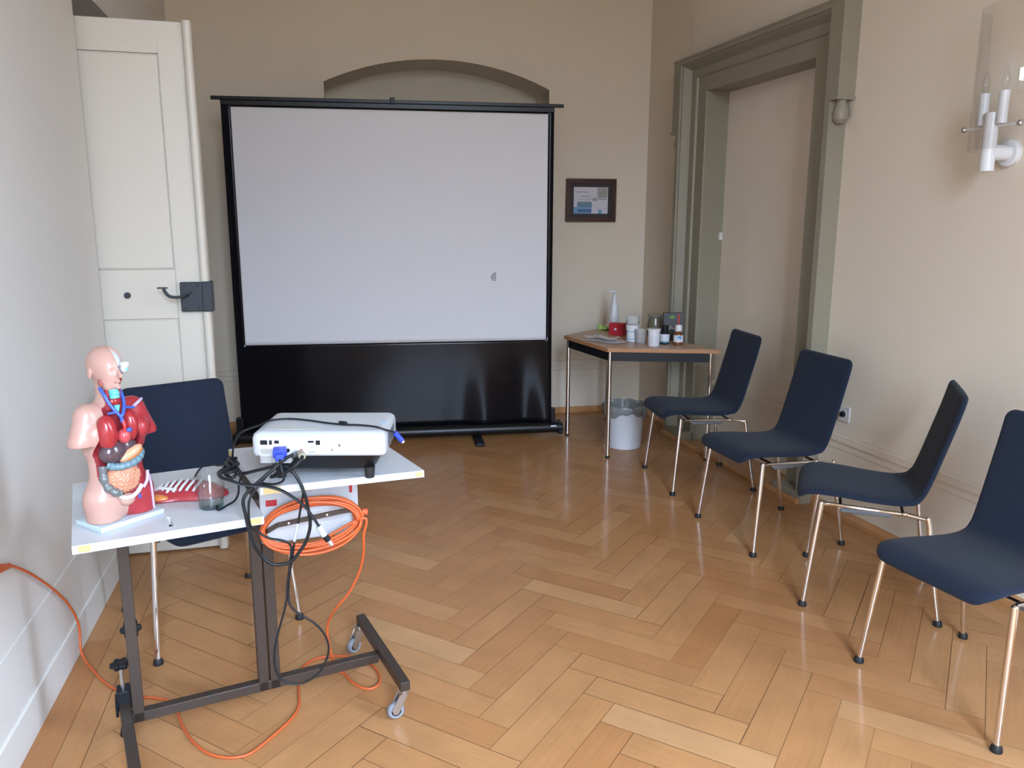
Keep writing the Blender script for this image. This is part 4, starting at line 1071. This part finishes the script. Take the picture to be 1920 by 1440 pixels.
# orange extension cable: coil on the trolley, run over the floor and up to the left
OC = []
RB = [.052, .076, .060, .083, .056, .070, .080, .064, .078, .054, .084, .067, .073, .060]
turns = 12; NP = turns * 28
for i in range(NP):
    a = 2 * PI * i / 28; k = i / 28.0; n_ = int(k); f = k - n_; f = f * f * (3 - 2 * f)
    rb = RB[n_] * (1 - f) + RB[n_ + 1] * f; ra = .119 + .75 * (rb - .052)
    x = ra * math.cos(a); z = rb * math.sin(a) * (1.0 + .10 * math.sin(n_ * 1.7 + a)) + .085 * x
    OC.append((-.024 + x, 2.222 - .0035 * ((n_ * 5) % 9) , .644 + z))
OC = OC[:-6]
tail = [(.119, 2.200, .655), (.1195, 2.21, .596), (.119, 2.242, .527), (.106, 2.274, .456), (.076, 2.305, .381), (.036, 2.336, .319), (.013, 2.388, .254), (.006, 2.419, .189), (.017, 2.46, .090), (.035, 2.49, .020), (.055, 2.485, .006)]
OF = [(.084, 2.418, .005), (.122, 2.378, .005), (.155, 2.387, .005), (.169, 2.429, .005), (.159, 2.495, .005), (.137, 2.538, .005), (.098, 2.577, .005), (.051, 2.603, .005), (-.015, 2.611, .005), (-.063, 2.585, .005), (-.09, 2.53, .005), (-.092, 2.436, .005), (-.089, 2.355, .005), (-.101, 2.297, .005), (-.133, 2.24, .005), (-.208, 2.146, .005), (-.247, 2.125, .005), (-.295, 2.134, .005), (-.342, 2.167, .005), (-.389, 2.232, .005), (-.428, 2.317, .005), (-.452, 2.39, .005), (-.48, 2.454, .005), (-.529, 2.489, .005), (-.57, 2.505, .005), (-.647, 2.556, .005), (-.703, 2.617, .005), (-.757, 2.70, .006)]
OW = [(-.815, 2.79, .030), (-.823, 2.82, .121), (-.826, 2.757, .224), (-.826, 2.631, .340), (-.826, 2.481, .455), (-.826, 2.368, .530), (-.826, 2.302, .566), (-.826, 2.20, .600), (-.826, 1.9, .62), (-.826, 1.6, .60)]
b = MB(); o = Vector((-.02, 2.21, .645)); P = catmull(OC + tail + OF + OW, 5)
b.tube([p - o for p in P], .0042, 8)
t = thing('extension_cable', 'orange extension cable coiled under the shelf and running over the floor to the left wall', 'cable', tuple(o)); b.build('cable_cord', 'orange', t, smooth=70)
b = MB(); b.cyl(Vector((-.826, 2.30, .567)) - o, Vector((-.826, 2.16, .603)) - o, .0085, .011, 14); b.build('cable_coupling', 'orange', t, label='thicker orange socket end')

# ------------------------------------------------------------------ glass tumbler
t = thing('glass_tumbler', 'clear glass tumbler standing on the lower trolley tabletop beside the rib cage cover', 'glass', (-.278, 2.150, TT))
b = MB(); b.lathe([(.031, .010), (.0395, .082), (.0390, .0835), (.0375, .082), (.0295, .014)], 40); b.build('glass_wall', 'tumbler', t, smooth=50)
b = MB(); b.lathe([(0, 0), (.028, 0), (.031, .004), (.0312, .012), (.026, .012), (0, .010)], 40); b.build('glass_base', thin_glass('greenish_glass_base', .10, (.70, .86, .88)), t, smooth=40, label='thick greenish glass base')

# ------------------------------------------------------------------ anatomical torso
face = math.atan2(.68, .733)
TO = thing('torso_model', 'small anatomical torso model with open chest, half skin half muscle, on a white base', 'anatomical model', (-.489, 2.112, TT), face)
b = MB(); b.box(-.085, .085, -.052, .060, 0, .013); b.build('base_plate', 'baseblue', TO, bevel=.002)
ZB_ = .013
def cav(X, Y, Z):
    zz = Z - ZB_
    e = sd_ell(X, Y * 0, zz, (-.010, 0, .165), (.054, 1, .100))
    e2 = np.maximum(np.abs(X + .006) - .022 - .1 * np.clip(zz - .25, 0, 1), np.abs(zz - .28) - .042)
    e = smin(e, e2, .012)
    depth = Y + .018
    return smax(e, depth, .006)
def body_sdf(X, Y, Z):
    z = Z - ZB_
    f = sd_ell(X, Y, z, (0, .004, .055), (.088, .050, .062))
    for s in (-1, 1):
        f = smin(f, sd_cap(X, Y, z, (s * .044, .002, .05), (s * .044, .0, -.03), .043, .040), .012)
    f = smin(f, sd_ell(X, Y, z, (0, .004, .135), (.067, .040, .09)), .03)
    f = smin(f, sd_ell(X, Y, z, (0, .006, .215), (.080, .046, .072)), .03)
    for s in (-1, 1):
        f = smin(f, sd_cap(X, Y, z, (s * .062, .008, .264), (s * .084, .002, .205), .027, .0285), .022)
        f = smin(f, sd_ell(X, Y, z, (s * .052, -.026, .222), (.024, .016 if s < 0 else .024, .026)), .015)
    f = smin(f, sd_cap(X, Y, z, (-.055, .012, .272), (.055, .012, .272), .020), .025)
    f = smin(f, sd_cap(X, Y, z, (0, .012, .27), (0, .008, .345), .030, .025), .020)
    groove = sd_cap(X, Y, z, (0, -.055, -.03), (0, -.050, .040), .010)
    f = smax(f, -groove, .008)
    # flat cuts: below the hips and at the arm stumps
    f = np.maximum(f, -z)
    arm = np.minimum(np.abs(X) - .079, .0)
    cut = np.where((np.abs(X) > .064 + .2 * np.clip(.215 - z, 0, 1)) & (z > .16), .198 - z, -1.0)
    f = np.maximum(f, cut)
    return smax(f, -cav(X, Y, Z), .004)
def body_mat(c):
    X, Y, Z = c[:, 0], c[:, 1], c[:, 2]; z = Z - ZB_
    d = cav(X, Y, Z)
    bound = np.where(z < .07, -.004, np.where(z > .255, -.022, .02))
    m = np.where((X > bound) & (Y < .034), 1, 0)
    m = np.where(d < .0045, 2, m)
    return m
nets_object('body', body_sdf, (-.15, -.08, .004), (.15, .075, .385), .0026, ['skin', 'muscle', 'darkred'], TO, body_mat, 2, label='torso shell, skin on one side and red muscle on the other')
def head_sdf(X, Y, Z):
    z = Z - ZB_
    f = sd_ell(X, Y, z, (0, .012, .388), (.040, .048, .045))
    f = smin(f, sd_ell(X, Y, z, (0, -.010, .366), (.031, .036, .040)), .015)
    f = smin(f, sd_cap(X, Y, z, (-.012, -.022, .338), (.012, -.022, .338), .014), .012)
    f = smin(f, sd_cap(X, Y, z, (0, -.044, .380), (0, -.055, .364), .003, .0055), .006)
    f = smin(f, sd_cap(X, Y, z, (-.006, -.046, .350), (.006, -.046, .350), .0035), .004)
    f = smin(f, sd_ell(X, Y, z, (0, -.042, .336), (.009, .007, .006)), .006)
    for s in (-1, 1):
        f = smax(f, -sd_ell(X, Y, z, (s * .014, -.050, .378), (.010, .010, .007)), .006)
        f = smin(f, sd_ell(X, Y, z, (s * .041, .010, .370), (.004, .009, .014)), .003)
    f = smin(f, sd_cap(X, Y, z, (0, .014, .345), (0, .012, .325), .026), .012)
    half = smax(-(X - .004), (Y - .0), .002)       # remove the front half on the model's left
    return smax(f, -smax(-(X - .003), Y + .004, .003), .002)
nets_object('head', head_sdf, (-.055, -.07, .325), (.055, .075, .455), .0019, ['skin'], TO, None, 2, label='bald head with the skin on its right half')
def skull_sdf(X, Y, Z):
    z = Z - ZB_
    f = sd_ell(X, Y, z, (0, .010, .386), (.036, .044, .041)); f = smin(f, sd_ell(X, Y, z, (0, -.008, .362), (.026, .030, .036)), .012)
    f = smax(f, -(X - .001), .001)
    f = smax(f, -sd_ell(X, Y, z, (.017, -.040, .378), (.012, .014, .010)), .003)
    return smax(f, -(z - .335), .002)
nets_object('skull_section', skull_sdf, (-.01, -.06, .34), (.05, .07, .45), .002, ['bone', 'muscle'], TO, lambda c: ((c[:, 2] < .373) & (c[:, 1] < -.01)).astype(int), 2, label='white skull section of the opened half of the face')
b = MB(); b.ell((.018, -.042, .391), (.0095, .0095, .0095), 18, 12); e = b.build('eyeball', 'bone', TO)
b = MB(); b.ell((.0185, -.0505, .391), (.004, .002, .004), 12, 8); b.build('iris', 'cyan', e)
b = MB(); b.box(.010, .030, -.046, -.030, .396, .408); b.build('brow_bone', 'bone', TO, bevel=.003)
b = MB(); b.ell((-.0265, -.013, .361), (.0065, .012, .013), 16, 10); b.build('neck_muscle_window', mat('model_jaw_muscle', (.35, .12, .10), .4), TO)
def z_(z): return z + ZB_
F = -.030
b = MB(); b.tube([(-.008, -.030, z_(.330)), (-.008, -.034, z_(.308))], .0115, 16); b.ell((-.008, -.036, z_(.322)), (.011, .010, .010), 14, 8); b.build('larynx', 'cyan', TO)
b = MB(); b.ell((-.008, -.030, z_(.300)), (.016, .010, .012), 16, 10); b.tube([(-.02, -.022, z_(.33)), (-.022, -.024, z_(.28))], .006, 8); b.tube([(.008, -.022, z_(.33)), (.010, -.024, z_(.28))], .006, 8); b.build('throat_muscle', 'lung', TO)
b = MB(); b.prism([(-.007, .012), (.007, .012), (.001, -.012), (-.001, -.012)], 0, .006, T=Matrix.Translation((-.008, -.036, z_(.280))) @ Matrix.Rotation(PI / 2, 4, 'X')); b.build('trachea', 'cyan', TO, bevel=.001)
b = MB()
b.tube(catmull([(-.032, -.012, z_(.335)), (-.030, -.026, z_(.320)), (-.025, -.036, z_(.298)), (-.016, -.046, z_(.278)), (-.008, -.052, z_(.264))], 5), .0042, 10)
b.tube(catmull([(.016, -.014, z_(.330)), (.014, -.030, z_(.308)), (.010, -.040, z_(.290)), (.000, -.050, z_(.272)), (-.008, -.052, z_(.264))], 5), .0042, 10)
b.tube([(-.034, -.040, z_(.275)), (-.018, -.046, z_(.276))], .0032, 8); b.tube([(.006, -.046, z_(.284)), (.034, -.042, z_(.279))], .0032, 8)
b.tube([(-.008, -.052, z_(.266)), (-.006, -.054, z_(.250))], .0048, 8)
b.build('veins', 'vein', TO, smooth=60)
def wob(a, f1, f2): return lambda d: a * (math.sin(f1 * d.x + 2 * d.z) * math.cos(f2 * d.z))
b = MB(); b.ell((-.037, -.034, z_(.226)), (.025, .026, .046), 24, 18, fn=wob(.03, 5, 4)); b.build('right_lung', 'lung', TO)
b = MB(); b.ell((.022, -.034, z_(.236)), (.020, .026, .040), 24, 18, fn=wob(.03, 5, 4), T=None); b.build('left_lung', 'lung', TO)
b = MB(); b.ell((-.002, -.048, z_(.214)), (.016, .016, .019), 20, 14); h = b.build('heart', mat('model_heart', (.50, .07, .08), .3, coat=.3), TO)
b = MB(); b.tube(catmull([(-.006, -.050, z_(.222)), (-.004, -.058, z_(.236)), (-.006, -.054, z_(.256))], 4), .0040, 8); b.build('aorta', 'artery', h)
b = MB(); b.ell((.006, -.060, z_(.230)), (.008, .005, .006), 12, 8); b.build('pulmonary_vessel', 'vein', h)
b = MB(); b.ell((-.026, -.036, z_(.176)), (.036, .024, .030), 24, 16); b.ell((.006, -.034, z_(.186)), (.028, .020, .020), 22, 14); b.build('liver', 'liver', TO)
Ms = Matrix.Translation((.010, -.050, z_(.166))) @ Matrix.Rotation(-.42, 4, 'Y')
b = MB(); b.ell((0, 0, .003), (.034, .014, .0125), 24, 14, T=Ms); s = b.build('stomach', 'stomach', TO)
b = MB(); b.ell((0, .002, -.005), (.034, .014, .0095), 24, 14, T=Ms); b.build('stomach_rim', 'stomachb', s)
b = MB(); P = catmull([(-.046, -.040, z_(.148)), (-.034, -.052, z_(.143)), (-.012, -.060, z_(.143)), (.014, -.060, z_(.148)), (.034, -.050, z_(.158)), (.040, -.040, z_(.166))], 8)
b.tube(P, [.0095 + .0012 * math.sin(i * 1.5) for i in range(len(P))], 14); b.build('large_intestine', 'colon', TO, smooth=60)
b = MB(); P = catmull([(-.052, -.030, z_(.146)), (-.056, -.034, z_(.120)), (-.052, -.040, z_(.095)), (-.040, -.048, z_(.080)), (-.026, -.050, z_(.074))], 8)
b.tube(P, [.010 + .0016 * math.sin(i * .8) for i in range(len(P))], 14); b.build('caecum', 'colon2', TO, smooth=60)
def gut(X, Y, Z):
    z = Z - ZB_
    f = sd_ell(X, Y, z, (-.008, -.036, .108), (.043, .028, .040))
    w = np.sin(X * 330 + 2.4 * np.sin(z * 190 + 1)) * np.sin(z * 300 + 2.6 * np.sin(X * 170)) 
    return (f - .0016 * np.tanh(2.2 * w)) * .8
nets_object('small_intestine', gut, (-.07, -.075, .06), (.05, .02, .175), .0013, ['gut'], TO, None, 1)
b = MB(); b.tube(catmull([(-.030, -.050, z_(.066)), (-.016, -.057, z_(.060)), (0, -.058, z_(.061)), (.016, -.056, z_(.068)), (.030, -.050, z_(.080))], 6), .0055, 10)
b.build('pelvic_rim', 'bone', TO, smooth=60)
b = MB(); b.ell((-.008, -.046, z_(.052)), (.020, .013, .016), 20, 12); b.build('bladder', 'skin', TO)
b = MB(); b.ell((.026, -.045, z_(.050)), (.004, .003, .007), 12, 8); b.build('femoral_vessel', 'vein', TO)
for pts, fl in (([(.058, -.038, z_(.10)), (.062, -.040, z_(.07)), (.066, -.036, z_(.03)), (.068, -.034, z_(.004))], .7), ([(.034, -.050, z_(.072)), (.048, -.046, z_(.086)), (.058, -.036, z_(.108))], 1), ([(.034, -.040, z_(.281)), (.056, -.028, z_(.288)), (.072, -.014, z_(.290))], 1)):
    b = MB(); b.tube(catmull(pts, 5), .0042, 8, flat=fl); b.build('tendon_band', 'lilac', TO, smooth=60)

# ------------------------------------------------------------------ removed chest cover (rib cage) lying on the tabletop
t = thing('rib_cage_cover', 'red chest cover of the torso model with white ribs, lying flat behind the glass', 'anatomical model', (-.345, 2.255, TT), math.radians(-12))
def cover(X, Y, Z):
    f = sd_ell(X, Y, Z, (0, .01, -.008), (.105, .058, .049))
    f = smin(f, sd_ell(X, Y, Z, (-.065, -.015, -.004), (.050, .048, .028)), .02)
    f = smax(f, -(Z - .001), .002)
    inner = sd_ell(X, Y, Z, (0, .01, -.012), (.098, .050, .036))
    return smax(f, -inner, .002)
nets_object('muscle_shell', cover, (-.14, -.09, -.004), (.125, .09, .05), .0026, ['muscle'], t, None, 2)
def rz_at(x, y): 
    q = 1 - (x / .107) ** 2 - ((y - .01) / .060) ** 2
    return -.008 + .050 * math.sqrt(max(q, 0))
for i in range(8):
    x = -.104 + i * .0180; pts = []
    for k in range(9):
        y = -.036 + k * .0085; xx = x + .010 * math.sin(k * .35)
        pts.append((xx, y, max(.006, rz_at(xx, y) + .0045)))
    b = MB(); b.tube(catmull(pts, 3), .0044, 8, flat=.8); b.build('rib', 'bone', t, smooth=60)
b = MB(); b.tube(catmull([(-.098, -.012, .016), (-.075, -.020, .030), (-.045, -.026, .031), (-.025, -.030, .029)], 4), .0045, 8); b.tube(catmull([(-.102, .006, .012), (-.095, -.004, .020), (-.075, -.010, .031)], 4), .004, 8); b.build('rib_cartilage', 'bone', t, smooth=60)
b = MB(); b.ell((-.072, -.046, .010), (.034, .014, .011), 18, 12); b.build('fat_layer', 'liverorange', t)
